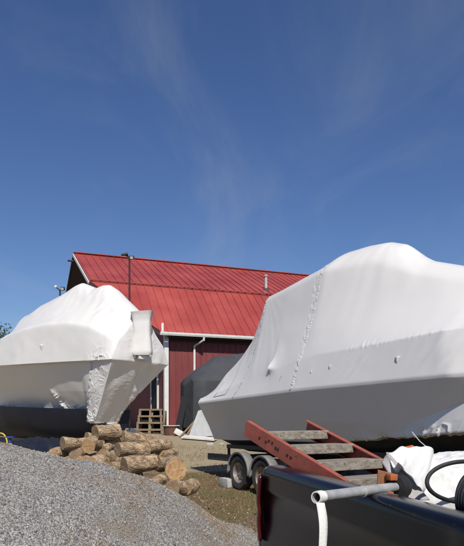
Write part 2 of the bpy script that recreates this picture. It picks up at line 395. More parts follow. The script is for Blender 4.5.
def vent(b, sv, tv, size, root, name='vent_hood'):
    p, N = b.at(sv, tv); up = Vector((0,0,1)); x = up.cross(N).normalized(); y = N.cross(x).normalized()
    p = p + N*.004
    A = p - x*size - y*size*.0 ; B = p + x*size ; D = p - y*size*1.5; T = p + y*size*.25
    apex = p + N*size*.55 + y*size*.1 - y*size*.25
    m = MB().add([A, T, B, D, apex], [(0,4,1),(1,4,2),(2,4,3),(0,3,4),(0,1,2,3)])
    return m.build(name, M_wrap, root, smooth=False)

def crinkle(p, o):                       # crumpled film: short straight creases between flat facets
    v = Vector((p[0],p[1],p[2])); w = v+Vector((noise.noise(v*2+Vector((o,0,0))),noise.noise(v*2+Vector((0,o,7))),noise.noise(v*2+Vector((9,0,o)))))*.22
    def rg(q, f, sharp): return max(0, 1-abs(noise.noise(w*f+q))*sharp)
    big = .05*noise.noise(w*2.2+Vector((o,1,o)))
    m1 = .5+noise.noise(w*1.1+Vector((3,o,2)))
    return big + .030*rg(Vector((o,3,1)),3.1,7)*m1 + .022*rg(Vector((1,o,5)),5.5,6) + .014*rg(Vector((7,2,o)),9,5)*m1
def ridged(p, s, o): return 1-abs(2*noise.noise(Vector((p[0]*s+o, p[1]*s+o, p[2]*s))))
# --- right boat
a_r = Vector((.5,-.866,0)); n_r = Vector((-.866,-.5,0)); C0r = Vector((.33,14.75,0))
K = dict(
 zc=[(0,2.10),(.35,2.28),(.72,2.62),(1.29,2.98),(1.7,3.36),(2.0,3.9),(2.15,4.26),(3.24,4.46),(3.6,4.50),(3.85,4.58),(4.1,4.67),(4.5,4.68),(4.9,4.64),(5.3,4.50),(5.6,4.25),(5.85,4.10),(6.43,3.90),(7.5,3.52),(9.5,2.85)],
 zt=[(0,2.06),(.35,2.24),(.72,2.56),(1.29,2.90),(1.7,3.24),(2.0,3.72),(2.15,4.04),(3.2,4.18),(4,4.30),(5,4.25),(5.9,3.85),(6.5,3.65),(7.5,3.3),(9.5,2.8)],
 wt=[(0,1.05),(1,.9),(2,.82),(4,.74),(5,.5),(6,.42),(7.5,.35),(9.5,.02)],
 zu=[(0,1.99),(1.5,2.22),(3,2.5),(4.2,2.66),(5.9,2.72),(7.4,2.79),(9.5,2.78)],
 wu=[(0,1.24),(2,1.2),(4.2,1.16),(7,1.13),(8.3,.75),(9,.42),(9.6,.02)],
 zr=[(0,1.91),(4,2.09),(7.5,2.17),(9.6,2.3)],
 wr=[(0,1.3),(5,1.3),(7.2,1.26),(8.3,.9),(9,.5),(9.6,.03)],
 lip=[(0,.0),(9.6,0.01)],
 zm=[(0,1.5),(5.2,1.5),(6.0,1.42),(7.5,1.86),(8.5,1.95),(9.6,2.0)],
 wm=[(0,1.08),(5.2,1.04),(6.0,1.0),(7.5,1.04),(8.5,.68),(9.6,.02)],
 zb=[(0,1.02),(4,1.12),(7.5,1.42),(9.6,1.75)],
 wb=[(0,.88),(4,.80),(6,.94),(7.5,1.13),(8.5,.62),(9.6,.02)],
 zk=[(0,1.0),(4,1.08),(7.5,1.36),(9.6,1.7)],
 sag=[(0,.0),(1,.02),(2.2,.02),(4,.04),(5,.07),(6,.05),(9.5,0)])
rb = thing('wrapped_boat', (C0r.x+a_r.x*4, C0r.y+a_r.y*4, .2), 'large boat in smooth white shrink wrap at right with a rounded hump on top', 'boat', 'shrink wrapped boats')
def disp_r(S, T, side, p):
    d = .014*nz(p,.9,2)
    d += .0025*nz(p,3.1,5)
    if T < 2: d += .012*noise.noise(Vector((S*1.1, T*2.0, side*3)))*math.sin(min(1,T/2)*PI)
    # crumpled hem low on the bow quarter
    if side > 0:
        if T > 4:
            k = float(sm(5.3,6.0,T)-sm(6.3,6.9,T)*0)*float(sm(3.8,5.4,S)); k = max(k, .5*float(sm(4.6,5.4,T))*float(sm(5.6,6.6,S))*0)
            d += k*crinkle(p,1)*1.1*(.35+1.2*float(sm(-.1,.5,nz(p,1.3,9))))
        # heat puckers where the roof slope turns down over the gunwale
        e = math.exp(-((T-2.0)/.055)**2)*float(sm(4.6,5.8,S)); d += e*.016*max(0,nz(p,1.7,7)+.45)*noise.noise(Vector((S*22,T*4,2)))
        e = math.exp(-((T-2.4)/.35)**2)*math.exp(-((S-7.1)/.5)**2); d += e*.022*noise.noise(Vector(((S+T*.5)*7,T*1.5,6)))
        e = math.exp(-((T-2.45)/.25)**2)*math.exp(-((S-5.3)/.3)**2); d += e*.014*noise.noise(Vector(((S+T*.6)*9,T*1.5,3)))
        if T < 2.0:                                             # long taut folds from the aft corner of the cabin top
            q = math.hypot(S-2.2, T-.9); an = math.atan2(T-.9, S-2.2)
            d += .0022*math.exp(-((q-.9)/.9)**2)*noise.noise(Vector((an*7, q*.5, 3)))*1.6
            q = math.hypot(S-5.0, T*.9+.1); an = math.atan2(S-5.0, T*.9+.1)
            d += .003*math.exp(-((q-1.0)/.8)**2)*noise.noise(Vector((an*6, q*.4, 9)))*1.5
        # pulled point beside the boarding flap
        q = math.hypot((S-2.9)/.16, (T-1.98)/.16); d += .10*math.exp(-q*1.3)*(1 if S>2.9 else .6)
        e = math.exp(-((S-3.78)/.05)**2)*(T < 2.9); d += e*.012*nz(p,16,2)
    return d
def noup(S,Z,zr): return 0*S
boatR = Boat(C0r, a_r, n_r, K, 9.6, 420, [10,56,24,3,34,34,10], (0,1))
boatR.tuck = 0; boatR.up_rake = noup; boatR.cap_noise = .02
boatR.build('shrink_wrap', M_wrap, rb, disp_r, flip=False)
for nm, path, wd, am in (('tape_seam', [(3.95,.9),(3.82,2),(3.72,3)], .055, .010), ('tape_seam', [(2.22,1.0),(2.05,1.5),(1.8,2.1),(1.62,3)], .045, .008)):
    MB().grid(strip(boatR, path, wd, am, seed=hash(nm)%7+wd*100)).build(nm, M_tape, rb)
for s_, t_, z_ in ((6.25,2.45,.062),(4.75,2.4,.045),(4.25,2.5,.03)): vent(boatR, s_, t_, z_, rb)
p, N = boatR.at(3.35, 2.45)
MB().add([p+N*.01+Vector((-.06,0,-.09)), p+N*.03, p+N*.01+Vector((.05,0,.08)), p+N*.012+Vector((.0,0,.02))], [(0,1,3),(1,2,3)]).build('tear', M_dark, rb, smooth=False)
M_zip = mat('grey_zip', (.30,.31,.34), .6)
for i, pth in enumerate(([(1.45,1.3),(1.30,2.2),(1.24,2.6)], [(.85,1.5),(.78,2.2),(.72,2.6)])):
    pts = [boatR.at(s_,t_) for s_,t_ in [(np.interp(u,[0,.5,1],[q[0] for q in pth]), np.interp(u,[0,.5,1],[q[1] for q in pth])) for u in np.linspace(0,1,30)]]
    MB().tube([q+N*.004 for q,N in pts], .006, 6).build('zipper', M_zip, rb)
pts = [boatR.at(s_, 2.6) for s_ in np.linspace(.72,1.24,20)]
MB().tube([q+N*.004 for q,N in pts], .006, 6).build('zipper', M_zip, rb)
# hull below the wrap
def hull_under(C0, a, n, L, zt, zk, w, root, m, name='hull'):
    mb = MB(); st = np.linspace(.15, L-.6, 30); rows = []
    for s_ in st:
        ww = np.interp(s_, *w); z1 = np.interp(s_, *zt); z0 = np.interp(s_, *zk); c = C0+a*s_; r = []
        for f in (-1,-.95,-.5,0,.5,.95,1):
            zz = z0+(z1-z0)*abs(f)**1.2 if abs(f) < .96 else z1+.25
            r.append(tuple(c+n*(ww*f)+Vector((0,0,zz))))
        rows.append(r)
    mb.grid(np.array(rows))
    for r in (rows[0], rows[-1]): mb.add(r, [tuple(range(len(r)))])
    return mb.build(name, m, root)
hull_under(C0r, a_r, n_r, 9.6, ([0,4,7.5,9.6],[1.05,1.12,1.4,1.7]), ([0,5,7.5,9.6],[.72,.75,.95,1.5]), ([0,5,7.5,8.5,9.2],[.82,.80,.7,.4,.05]), rb, M_teal)

# --- left boat
b_l = Vector((-.83,.56,0)).normalized(); n_l = Vector((-.56,-.83,0)).normalized(); C0l = Vector((-2.78,18.51,0))
K = dict(
 zc=[(0,4.45),(.12,4.70),(.3,4.9),(.6,5.15),(1.1,5.60),(1.35,5.76),(1.6,5.78),(1.95,5.72),(2.3,5.86),(2.6,5.98),(2.85,5.93),(3.4,5.72),(4.5,5.45),(5.1,5.2),(5.45,5.15),(5.75,4.8),(6.2,4.4),(6.7,4.05),(7.9,3.5)],
 zt=[(0,4.35),(.6,4.85),(1.1,5.22),(1.6,5.38),(1.95,5.40),(2.6,5.46),(3.4,5.32),(4.5,5.05),(5.4,4.75),(6.2,4.2),(7.9,3.45)],
 wt=[(0,.45),(.15,.55),(.4,.56),(.7,.52),(1.2,.46),(1.6,.43),(2.6,.42),(3.5,.48),(5,.55),(6.2,.5),(7,.25),(7.9,.02)],
 zu=[(0,3.80),(.5,4.02),(1,4.25),(2,4.46),(3,4.50),(4.2,4.42),(5.2,4.30),(6.2,4.0),(7.9,3.42)],
 wu=[(0,.98),(.12,1.08),(.3,1.15),(.6,1.18),(1,1.20),(4,1.24),(5.5,1.13),(6.5,.85),(7.2,.5),(7.9,.02)],
 zr=[(0,3.22),(7.9,3.30)],
 wr=[(0,1.28),(4.4,1.30),(5.8,1.2),(6.7,.9),(7.4,.5),(7.9,.03)],
 lip=[(0,.05),(.8,.14),(6,.14),(7.9,.0)],
 zm=[(0,2.3),(7.9,2.5)],
 wm=[(0,1.05),(.9,1.0),(1.5,.76),(3,.72),(5,.60),(6.7,.36),(7.9,.02)],
 zb=[(0,1.36),(1.5,1.42),(4,1.50),(6,1.60),(7.9,1.9)],
 wb=[(0,.85),(.8,.72),(1.5,.25),(5,.14),(7.9,.02)],
 zk=[(0,1.36),(7.9,1.8)],
 sag=[(0,.03),(1.5,.09),(3,.09),(5,.06),(7.9,0)])
lb = thing('wrapped_boat', (C0l.x+b_l.x*3, C0l.y+b_l.y*3, .5), 'boat in white shrink wrap at left with twin tent peaks and a flared post', 'boat', 'shrink wrapped boats')
def disp_l(S, T, side, p):
    d = .02*nz(p,.7,1)+.008*nz(p,2.6,5)
    if T < 2: d += .02*noise.noise(Vector((S*.8, T*1.6, side*2+5)))*math.sin(min(1,T/2)*PI)
    if side > 0:
        if T > 4.05:
            k = (1-float(sm(.8,1.05,S)))*float(sm(.0,.15,S))                          # crumpled patch at the stern quarter
            d += k*crinkle(p,2)*.55
            e = math.exp(-((S-.95)/.05)**2); d += e*.05*nz(p,10,1)
            k = float(sm(5.4,6.0,T)); d += k*crinkle(p,5)*1.6
            e = math.exp(-((S-(3.3-(T-5)*.55))/.16)**2)*float(sm(4.6,5.6,T)); d += e*(.03+crinkle(p,7)*2.0)
        e = math.exp(-((T-3.0)/.4)**2)*math.exp(-((S-.5)/.4)**2); d += e*crinkle(p,4)*1.5
        if T < 2.6:                                             # tension folds fanning out from the two tent poles
            for s0, am in ((1.5,.007),(2.65,.006)):
                q = math.hypot((S-s0)*1.0, T*.9+.15); an = math.atan2(S-s0, T*.9+.15)
                d += am*math.exp(-((q-1.1)/.8)**2)*noise.noise(Vector((an*6+s0*3, q*.4, 4)))*1.6
        e = math.exp(-((T-1.3)/.3)**2)*math.exp(-((S-.9)/.35)**2); d += e*.02*math.sin((S-T*.7)*22)
    if T > 5.0 and side < 0: d += crinkle(p,3)
    return d
boatL = Boat(C0l, b_l, n_l, K, 7.9, 400, [14,44,26,4,60,50,8], (.62,2.6), soft=5)
boatL.tuck = .85; boatL.up_rake = noup; boatL.cap_noise = .10
boatL.build('shrink_wrap', M_wrap, lb, disp_l, flip=True)
for s_, t_, z_ in ((3.15,2.55,.11),(5.9,2.65,.09)): vent(boatL, s_, t_, z_, lb)
MB().grid(strip(boatL, [(.98,3.9),(.95,5),(1.0,5.95)], .10, .04, seed=3)).build('tape_seam', M_tape, lb)
# flared wrapped post at the stern
zz = np.linspace(3.40,4.72,26); rows = []; cc = C0l+n_l*.20-b_l*.06+Vector((.10,0,0))
for z in zz:
    f = (z-3.4)/1.32
    h = np.interp(f,[0,.06,.15,.5,.8,.92,1],[.28,.31,.30,.265,.27,.30,.34]); r = []
    for k in range(40):
        a = 2*PI*k/40+.5; c_, s_ = math.cos(a), math.sin(a); q = (abs(c_)**5+abs(s_)**5)**(-1/5)
        rr = h*q*(1+.05*noise.noise(Vector((c_*2,s_*2,z*2)))+.02*noise.noise(Vector((c_*7,s_*7,z*9))))
        r.append((cc.x+c_*rr, cc.y+s_*rr*.9, z+.03*c_*f))
    rows.append(r+[r[0]])
m = MB().grid(np.array(rows)); m.add(rows[-1][:-1], [tuple(range(40))]); m.add(rows[0][:-1], [tuple(range(40))])
m.build('wrapped_post', M_wrap, lb, ang=50)
for dx, dz, r in ((-.22,3.38,.06),(.25,3.39,.05)):
    m = MB(); pr = [(r*math.sin(t), -r*math.cos(t)*1.2) for t in np.linspace(.01,PI-.01,9)]; m.lathe(pr, cc+Vector((dx,-.12,dz)), (0,0,1), 16).build('wrapped_knob', M_wrap, lb)
MB().box(cc+Vector((.02,.0,3.36)),(.36,.34,.16),rotz(.5)).build('wrapped_bracket', M_wrap, lb, bevel=.03)
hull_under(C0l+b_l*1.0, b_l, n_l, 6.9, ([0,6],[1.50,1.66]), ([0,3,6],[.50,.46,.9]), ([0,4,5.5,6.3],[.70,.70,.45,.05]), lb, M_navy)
# ------------------------------------------------------------------ trailers
def wheel(c, axis, r, w, root, rimmat):
    c = Vector(c); ax = Vector(axis).normalized(); h = w/2
    ty = MB().lathe([(r*.60,-h*.8),(r*.70,-h),(r*.92,-h),(r*.99,-h*.7),(r,-h*.3),(r,h*.3),(r*.99,h*.7),(r*.92,h),(r*.70,h),(r*.60,h*.8),(r*.60,-h*.8)], c, ax, 40)
    t = ty.build('tyre', M_tyre, root)
    rm = MB().lathe([(0.001,h*.35),(r*.16,h*.45),(r*.20,h*.2),(r*.36,h*.30),(r*.44,h*.15),(r*.52,h*.45),(r*.61,h*.88),(r*.60,-h*.5),(0.001,-h*.5)], c, ax, 32)
    u = ax.orthogonal().normalized(); v = ax.cross(u)
    for k in range(6):
        a = 2*PI*k/6; q = c+ax*(h*.36)+(u*math.cos(a)+v*math.sin(a))*r*.28
        rm.tube([q, q+ax*.02], .011, 6)
    rm.build('rim', rimmat, t)
tr = thing('boat_trailer', (C0r.x+a_r.x*3, C0r.y+a_r.y*3, 0), 'dark tandem axle boat trailer with pale curved fenders under the right boat', 'boat trailer')
def TR(s_, w, z): q = C0r+a_r*s_+n_r*w; return Vector((q.x,q.y,z))
M_fend = mat('pale_grey_fender', (.25,.245,.24), .5, col2=(.19,.18,.17), scale=9)
M_rim = mat('galvanised_rim', (.40,.38,.35), .45, .6, col2=(.22,.15,.10), scale=16)
M_frame = mat('dark_trailer_steel', (.02,.022,.026), .5, col2=(.05,.04,.035), scale=7)
for side in (1,-1):
    for s_ in (1.75, 2.65):
        zg = ground_z(*TR(s_, side*1.15, 0)[:2]); wheel(TR(s_, side*1.15, zg+.36), n_r*side, .36, .21, tr, M_rim)
    for s_ in (1.75, 2.65):
        zg = ground_z(*TR(s_, side*1.15, 0)[:2]); rows = []
        for a in np.linspace(-.12, PI+.12, 24):
            q = [TR(s_-math.cos(a)*.43, side*(1.15+dw), zg+.37+math.sin(a)*.43) for dw in (-.07,.12)]
            q2 = TR(s_-math.cos(a)*.385, side*(1.15+.123), zg+.37+math.sin(a)*.385)
            rows.append([tuple(q[0]),tuple(q[1]),tuple(q2)])
        o = MB().grid(np.array(rows)).build('fender', M_fend, tr); md = o.modifiers.new('t','SOLIDIFY'); md.thickness = .012
    MB().bar(TR(-.3, side*.85, .60), TR(6.2, side*.85, .72), .08, .15).build('side_rail', M_frame, tr)
    MB().bar(TR(6.2, side*.85, .72), TR(9.9, side*.05, .62), .08, .13).build('tongue_rail', M_frame, tr)
    MB().bar(TR(.2, side*.6, .86), TR(6.8, side*.52, .98), .09, .09).build('bunk', M_frame, tr)
for s_ in (0,1.7,2.7,4.4,6.1): MB().bar(TR(s_,-.9,.58), TR(s_,.9,.58), .09, .1).build('cross_member', M_frame, tr)
for s_ in (0.2,3,6.4):
    for side in (1,-1): MB().bar(TR(s_,side*.58,.6), TR(s_,side*.58,.9), .07, .07).build('bunk_post', M_frame, tr)
for s_ in (1.75,2.65): z_ = ground_z(*TR(s_,0,0)[:2])+.36; MB().tube([TR(s_,-1.05,z_),TR(s_,1.05,z_)], .035, 10).build('axle', M_frame, tr)
MB().tube([TR(9.4,.1,.0), TR(9.4,.1,.7)], .03, 10).build('jack', M_galv, tr)

tl = thing('boat_cradle', (C0l.x+b_l.x*3, C0l.y+b_l.y*3, .5), 'dark steel boat cradle standing in deep shade under the left boat', 'boat cradle')
def TL(s_, w, z): q = C0l+b_l*s_+n_l*w; return Vector((q.x,q.y,z))
for side in (1,-1):
    MB().bar(TL(.9,side*.62,.62), TL(7.6,side*.5,.70), .12,.2).build('side_rail', M_frame, tl)
for s_ in (1.2,3,5,7):
    MB().bar(TL(s_,-.7,.52), TL(s_,.7,.52), .16,.14).build('cross_member', M_frame, tl)
    for side in (1,-1):
        q = TL(s_,side*.5,.5); zg = ground_z(q.x,q.y); MB().box((q.x,q.y,(zg+.5)/2),(.2,.2,max(.1,.5-zg)+.06)).build('foot', M_frame, tl)
# chock block
MB().box((-.10,13.0,ground_z(-.1,13)+.095), (.20,.38,.19), rotz(.5)).build('concrete_block', M_conc, bevel=.012, origin=(-.10,13.0,ground_z(-.1,13)), label='pale concrete block on the dirt beside the front left trailer wheel', cat='concrete block')

# ------------------------------------------------------------------ barn
e = Vector((.927,.375,0)).normalized(); g = Vector((-.375,.927,0)).normalized(); UP = Vector((0,0,1))
E = Vector((-3.195,27,5.32)); Kp = Vector((-6.77,28.6,7.94)); R1 = Kp+g*5.8; R1.z = 10.7
BL = 46.0
Emid = E+g*2.8; Emid.z = 7.94
Eend = E+e*BL; Kend = Emid+e*BL; Rend = Emid+g*5.8+e*BL; Rend.z = 10.7
barn = thing('barn', (E.x+e.x*10, E.y+e.y*10, .85), 'red metal gambrel roofed barn with maroon walls and white trim behind the boats', 'barn')
def roof_sheet(name, poly, m, th=.05):
    n = (Vector(poly[1])-Vector(poly[0])).cross(Vector(poly[2])-Vector(poly[0])).normalized()
    if n.z < 0: n = -n
    return MB().prism(poly, -n*th).build(name, m, barn, smooth=False), n
# ribs on each plane
def ribs(start, run, lo_fn, hi_fn, step, count, n, name):
    mb = MB()
    for i in range(count):
        t = i*step+.15; a = lo_fn(t); b = hi_fn(t)
        if a is None: continue
        mb.bar(a+n*.01, b+n*.01, .03, .02, up=n)
    return mb
t0 = (Kp-Emid).dot(e)                             # the knee and ridge run out past the eave (prow)
lo_poly = [E, Eend, Kend, Kp]; o_lo, nlo = roof_sheet('lower_roof', lo_poly, M_redroof)
up_poly = [Kp, Kend, Rend, R1]; o_up, nup = roof_sheet('upper_roof', up_poly, M_redroof)
mb = MB(); step = .42
t = t0+.1
while t < BL:
    hi = Emid+e*t
    lo = E+e*t if t >= 0 else E+(Kp-E)*(t/t0)
    if (hi-lo).length > .15: mb.bar(lo+nlo*.02, hi+nlo*.012, .03, .024, up=nlo)
    t += step
mb.build('roof_seams', M_redroof, o_lo, smooth=False)
mb = MB(); t = t0+.1
while t < BL:
    a = Emid+e*t; b = a+g*5.8; b.z = 10.7; mb.bar(a+nup*.02, b+nup*.012, .03, .024, up=nup); t += step
mb.build('roof_seams', M_redroof, o_up, smooth=False)
# far slopes
Kb = Kp+g*11.6; Kbe = Kend+g*11.6; Eb = E+g*17.2; Ebe = Eend+g*17.2
roof_sheet('far_upper_roof', [R1+UP*.0, Rend, Kbe, Kb], M_redroof); roof_sheet('far_lower_roof', [Kb, Kbe, Ebe, Eb], M_redroof)
MB().bar(R1+UP*.04-e*.02, Rend+UP*.04, .30, .05).build('ridge_cap', M_redroof, barn, smooth=False)
MB().bar(Kp+UP*.05+nup*.03-g*.02, Kend+UP*.05+nup*.03-g*.02, .10, .05).build('knee_flashing', M_redroof, barn, smooth=False)
# rake boards (white-ish trim) and dark soffit
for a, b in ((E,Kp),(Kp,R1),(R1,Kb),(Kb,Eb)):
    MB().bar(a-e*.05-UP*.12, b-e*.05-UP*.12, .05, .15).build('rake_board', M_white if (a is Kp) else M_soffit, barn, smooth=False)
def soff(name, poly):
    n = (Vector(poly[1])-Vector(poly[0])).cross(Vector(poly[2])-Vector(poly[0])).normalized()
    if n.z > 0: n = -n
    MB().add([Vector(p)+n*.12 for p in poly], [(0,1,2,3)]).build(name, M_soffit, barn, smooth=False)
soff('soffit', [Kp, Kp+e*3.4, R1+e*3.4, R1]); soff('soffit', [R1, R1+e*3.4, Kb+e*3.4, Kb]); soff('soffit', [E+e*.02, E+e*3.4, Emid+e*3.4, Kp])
MB().tube([R1-UP*.45-e*.35, R1-UP*.45+e*1.2], .06, 8).build('hay_beam', M_soffit, barn)
# walls
cor = E+g*.5+e*.40; zb = .4; zt = 5.55
def wall_quad(a, b, z0, z1, th): d = (b-a); d.z = 0; return MB().prism([Vector((a.x,a.y,z0)),Vector((b.x,b.y,z0)),Vector((b.x,b.y,z1)),Vector((a.x,a.y,z1))], th)
front_b = cor+e*(BL-1)
wf = MB().prism([Vector((cor.x,cor.y,zb)),Vector((front_b.x,front_b.y,zb)),Vector((front_b.x,front_b.y,zt)),Vector((cor.x,cor.y,zt))], g*.15)
t = .15
while t < BL-1: q = cor+e*t-g*.012; wf.bar(Vector((q.x,q.y,zb)), Vector((q.x,q.y,zt)), .018,.03, up=g); t += .30
wf.build('front_wall', M_redwall, barn, smooth=False)
gw = 16.2; q0 = cor+e*.0; prof = [(0,zb),(gw,zb),(gw,5.4),(gw-2.3,7.7),(gw/2,10.45),(2.3,7.7),(0,5.4)]
mg = MB().prism([q0+g*a+UP*(z-q0.z) for a, z in prof], e*.15)
mg.build('end_wall', M_redwall, barn, smooth=False)
MB().prism([q0+e*(BL-1)+g*a+UP*(z-q0.z) for a, z in prof], e*.15).build('end_wall', M_redwall, barn, smooth=False)
bk0 = cor+g*gw; bk1 = front_b+g*gw
MB().prism([Vector((bk0.x,bk0.y,zb)),Vector((bk1.x,bk1.y,zb)),Vector((bk1.x,bk1.y,zt)),Vector((bk0.x,bk0.y,zt))], -g*.15).build('back_wall', M_redwall, barn, smooth=False)
# corner trim, door and trims
q = cor-g*.04-e*.04; MB().box((q.x,q.y,(zb+zt)/2-.05),(.2,.2,zt-zb-.1),rotz(math.atan2(e.y,e.x))).build('corner_trim', M_white, barn, smooth=False)
for w0, ww in ((1.45,.14),(2.65,.16)):
    q = cor+g*w0-e*.03; MB().box((q.x,q.y,2.15),(.08,ww,2.7),rotz(math.atan2(e.y,e.x))).build('door_trim', M_white, barn, smooth=False)
q = cor+g*2.05-e*.02; MB().box((q.x,q.y,2.1),(.06,1.04,2.55),rotz(math.atan2(e.y,e.x))).build('door', M_dark, barn, smooth=False)
# second white band on the front wall: horizontal frieze under the soffit
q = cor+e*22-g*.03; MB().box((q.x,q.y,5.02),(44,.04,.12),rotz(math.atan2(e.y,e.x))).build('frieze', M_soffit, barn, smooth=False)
# gutter and downspout
ga = E-g*.06-UP*.10-e*.06; gb = Eend-g*.06-UP*.10
gt = MB(); rows = []
for p_ in (ga, gb):
    rows.append([tuple(p_+g*dx+UP*dz) for dx,dz in ((.07,.07),(.07,-.05),(-.04,-.07),(-.07,.0),(-.075,.08),(-.06,.08),(-.055,.0),(-.03,-.05),(.05,-.04),(.055,.07))])
gt.grid(np.array(rows)); gt.bar(ga+e*.0-UP*.0, ga+e*.02, .14,.14); gt.build('gutter', M_white, barn, smooth=False)
MB().box(ga+UP*.22+e*.12,(.10,.10,.5)).build('gutter_stub', M_white, barn, smooth=False)
ds = W(204,337,27.7); tt = (Vector((ds.x,ds.y,0))-Vector((E.x,E.y,0))).dot(e)
p0 = E+e*tt-g*.05-UP*.15; p3 = cor+e*(tt-.55-.15)-g*.07
MB().tube([p0, p0-UP*.15, Vector((p3.x,p3.y,4.78)), Vector((p3.x,p3.y,4.5)), Vector((p3.x,p3.y,1.0))], .055, 10).build('downspout', M_white, barn)
# eave soffit
MB().prism([E+e*.4-UP*.20, Eend-UP*.20, Eend+g*.52-UP*.20, E+e*.4+g*.52-UP*.20], -UP*.03).build('eave_soffit', M_soffit, barn, smooth=False)
# flue
fb = Emid+e*7.1+g*1.2; fz = 7.94+1.2*(2.76/5.8)
fl = MB().tube([Vector((fb.x,fb.y,fz-.15)), Vector((fb.x,fb.y,fz+.72))], .085, 16).build('flue_pipe', M_galv, barn)
MB().lathe([(.11,.70),(.13,.73),(.13,.79),(.04,.84),(0.001,.84)], (fb.x,fb.y,fz), (0,0,1), 16).build('flue_cap', M_galv, fl)
MB().lathe([(.24,-.12),(.14,.06)], (fb.x,fb.y,fz), (0,0,1), 16).build('flashing', M_soffit, fl)

# ------------------------------------------------------------------ poles
def pole(px, d, ytop, label, heads):
    t = W(px, ytop, d); z0 = ground_z(t.x, t.y)
    r = thing('light_pole', (t.x,t.y,z0), label, 'light pole', 'yard poles')
    MB().tube([(t.x,t.y,z0-.1),(t.x,t.y,t.z)], .034, 10).build('pole', M_black, r)
    for kind, dx, dz in heads:
        c = Vector((t.x+dx, t.y-.05, t.z+dz))
        MB().tube([(t.x,t.y,t.z-.05), c], .022, 8).build('bracket', M_black, r)
        if kind == 'cam':
            o = MB().tube([c+Vector((-.14,-.05,0)), c+Vector((.12,0,.04))], [.04,.06], 12).build('lamp_head', M_black, r)
        elif kind == 'flood':
            o = MB().box(c,(.17,.12,.13),Matrix.Rotation(.5,3,'X')).build('lamp_head', M_black, r, bevel=.02)
            MB().box(c+Vector((0,-.065,-.02)),(.12,.02,.09),Matrix.Rotation(.5,3,'X')).build('lens', M_white, o, smooth=False)
        else:
            MB().lathe([(.001,.07),(.04,.055),(.06,.015),(.062,-.02),(.045,-.05),(.001,-.06)], c, (.3,-.3,1), 16).build('lamp_head', M_white, r)
pole(129.5, 23.5, 256, 'slim black pole with lamp heads rising in front of the red roof', (('cam',-.17,.02),('flood',.10,-.08)))
pole(60, 24.5, 289.5, 'short topped pole with a white dome lamp just above the left boat peak', (('dome',-.16,.10),('flood',.12,.02)))

# ------------------------------------------------------------------ charcoal covered boat by the barn
co = thing('covered_boat', (W(205,430,24.5).x, 24.5, .75), 'boat under a charcoal canvas cover parked against the barn wall', 'boat')
st = [(0,.02,2.75,2.80),(.03,.75,2.85,2.98),(.25,1.0,2.95,3.2),(.7,1.15,2.98,3.6),(1.3,1.25,2.98,3.95),(2.2,1.3,2.95,4.15),(3.4,1.3,2.9,4.22),(5,1.3,2.85,4.15),(7,1.2,2.8,3.9),(8,.9,2.8,3.4)]
o0 = Vector((W(181,413,23.2).x, 24.4, 0)); rows = []; tt_ = np.linspace(0,8,60)
for t in tt_:
    hw, zs, zc_ = (np.interp(t,[q[0] for q in st],[q[k] for q in st]) for k in (1,2,3)); c = o0+e*t; r = []
    for f in np.linspace(-1,1,41):
        pass
    prof = [(-.96,1.05),(-.98,1.5),(-1,2.2),(-1,zs-.06),(-.97,zs)]+[(-.97+.97*k/8, zs+(zc_-zs)*math.sin(PI/2*k/8)) for k in range(1,9)]
    prof = prof+[(-a,b) for a,b in prof[::-1][1:]]
    for f,z in prof:
        zz_ = z+.05*noise.noise(Vector((t*1.1,f*2,z)))-.03*abs(math.sin(t*2.4))*(1-abs(f)) ; q = c+g*(hw*f+.06*noise.noise(Vector((t*2.6,z*.6,f))))
        r.append((q.x,q.y,zz_))
    rows.append(r)
m = MB().grid(np.array(rows)); m.add(rows[0],[tuple(range(len(rows[0])))]); m.add(rows[-1],[tuple(range(len(rows[0])))])
m.build('canvas_cover', M_cover, co, ang=25)
MB().box(o0+e*3.8+UP*.98,(7.2,1.7,.2),rotz(math.atan2(e.y,e.x))).build('hull', M_dark, co)
for t in (1.0,6):
    for sd in (-.6,.6): q = o0+e*t+g*sd; MB().box((q.x,q.y,.86),(.3,.3,.3)).build('support_block', M_wood2, co, smooth=False)
bd = W(179.5,390,23.6)
MB().bar((bd.x-.12,23.7,ground_z(bd.x,23.7)), (bd.x+.16,24.25,2.3), .26,.04, up=(0,1,0)).build('black_board', M_dark, smooth=False, origin=(bd.x-.12,23.7,.8), label='narrow black board leaning against the end of the charcoal boat cover', cat='board')

# ------------------------------------------------------------------ junk by the barn
# wooden steps
sc = W(150,431,24.2); sz_ = ground_z(sc.x,24.2)
ws = thing('wooden_steps', (sc.x,24.2,sz_), 'weathered wooden steps with open risers beside the barn corner', 'steps')
for i in range(4):
    z = sz_+.16+i*.27; MB().box((sc.x-.02*i, 24.2+i*.26, z),(1.15-.06*i,.30,.07)).build('tread', M_wood2, ws, smooth=False)
for i in range(4):
    for dx in (-.53,-.02,.49):
        z0_ = sz_+(.0 if i == 0 else .195+(i-1)*.27); z1_ = sz_+.125+i*.27
        MB().box((sc.x+dx*(1-.05*i)-.02*i, 24.2+i*.26-.10, (z0_+z1_)/2),(.09,.08,z1_-z0_)).build('riser_post', M_wood2, ws, smooth=False)
MB().box((sc.x-.03,25.2,sz_+.5),(.9,.03,.95)).build('shade_backing', M_dark, ws, smooth=False)  # dark sheet added so the gaps between the treads look shaded
for dx in (-.55,-.02,.5):
    MB().prism([(sc.x+dx,24.1,sz_),(sc.x+dx,25.3,sz_),(sc.x+dx,25.3,sz_+.93),(sc.x+dx,24.98,sz_+.93)],(.05,0,0)).build('stringer', M_wood2, ws, smooth=False)
    MB().box((sc.x+dx+.025,24.1,sz_+.06),(.09,.09,.14)).build('post', M_wood2, ws, smooth=False)
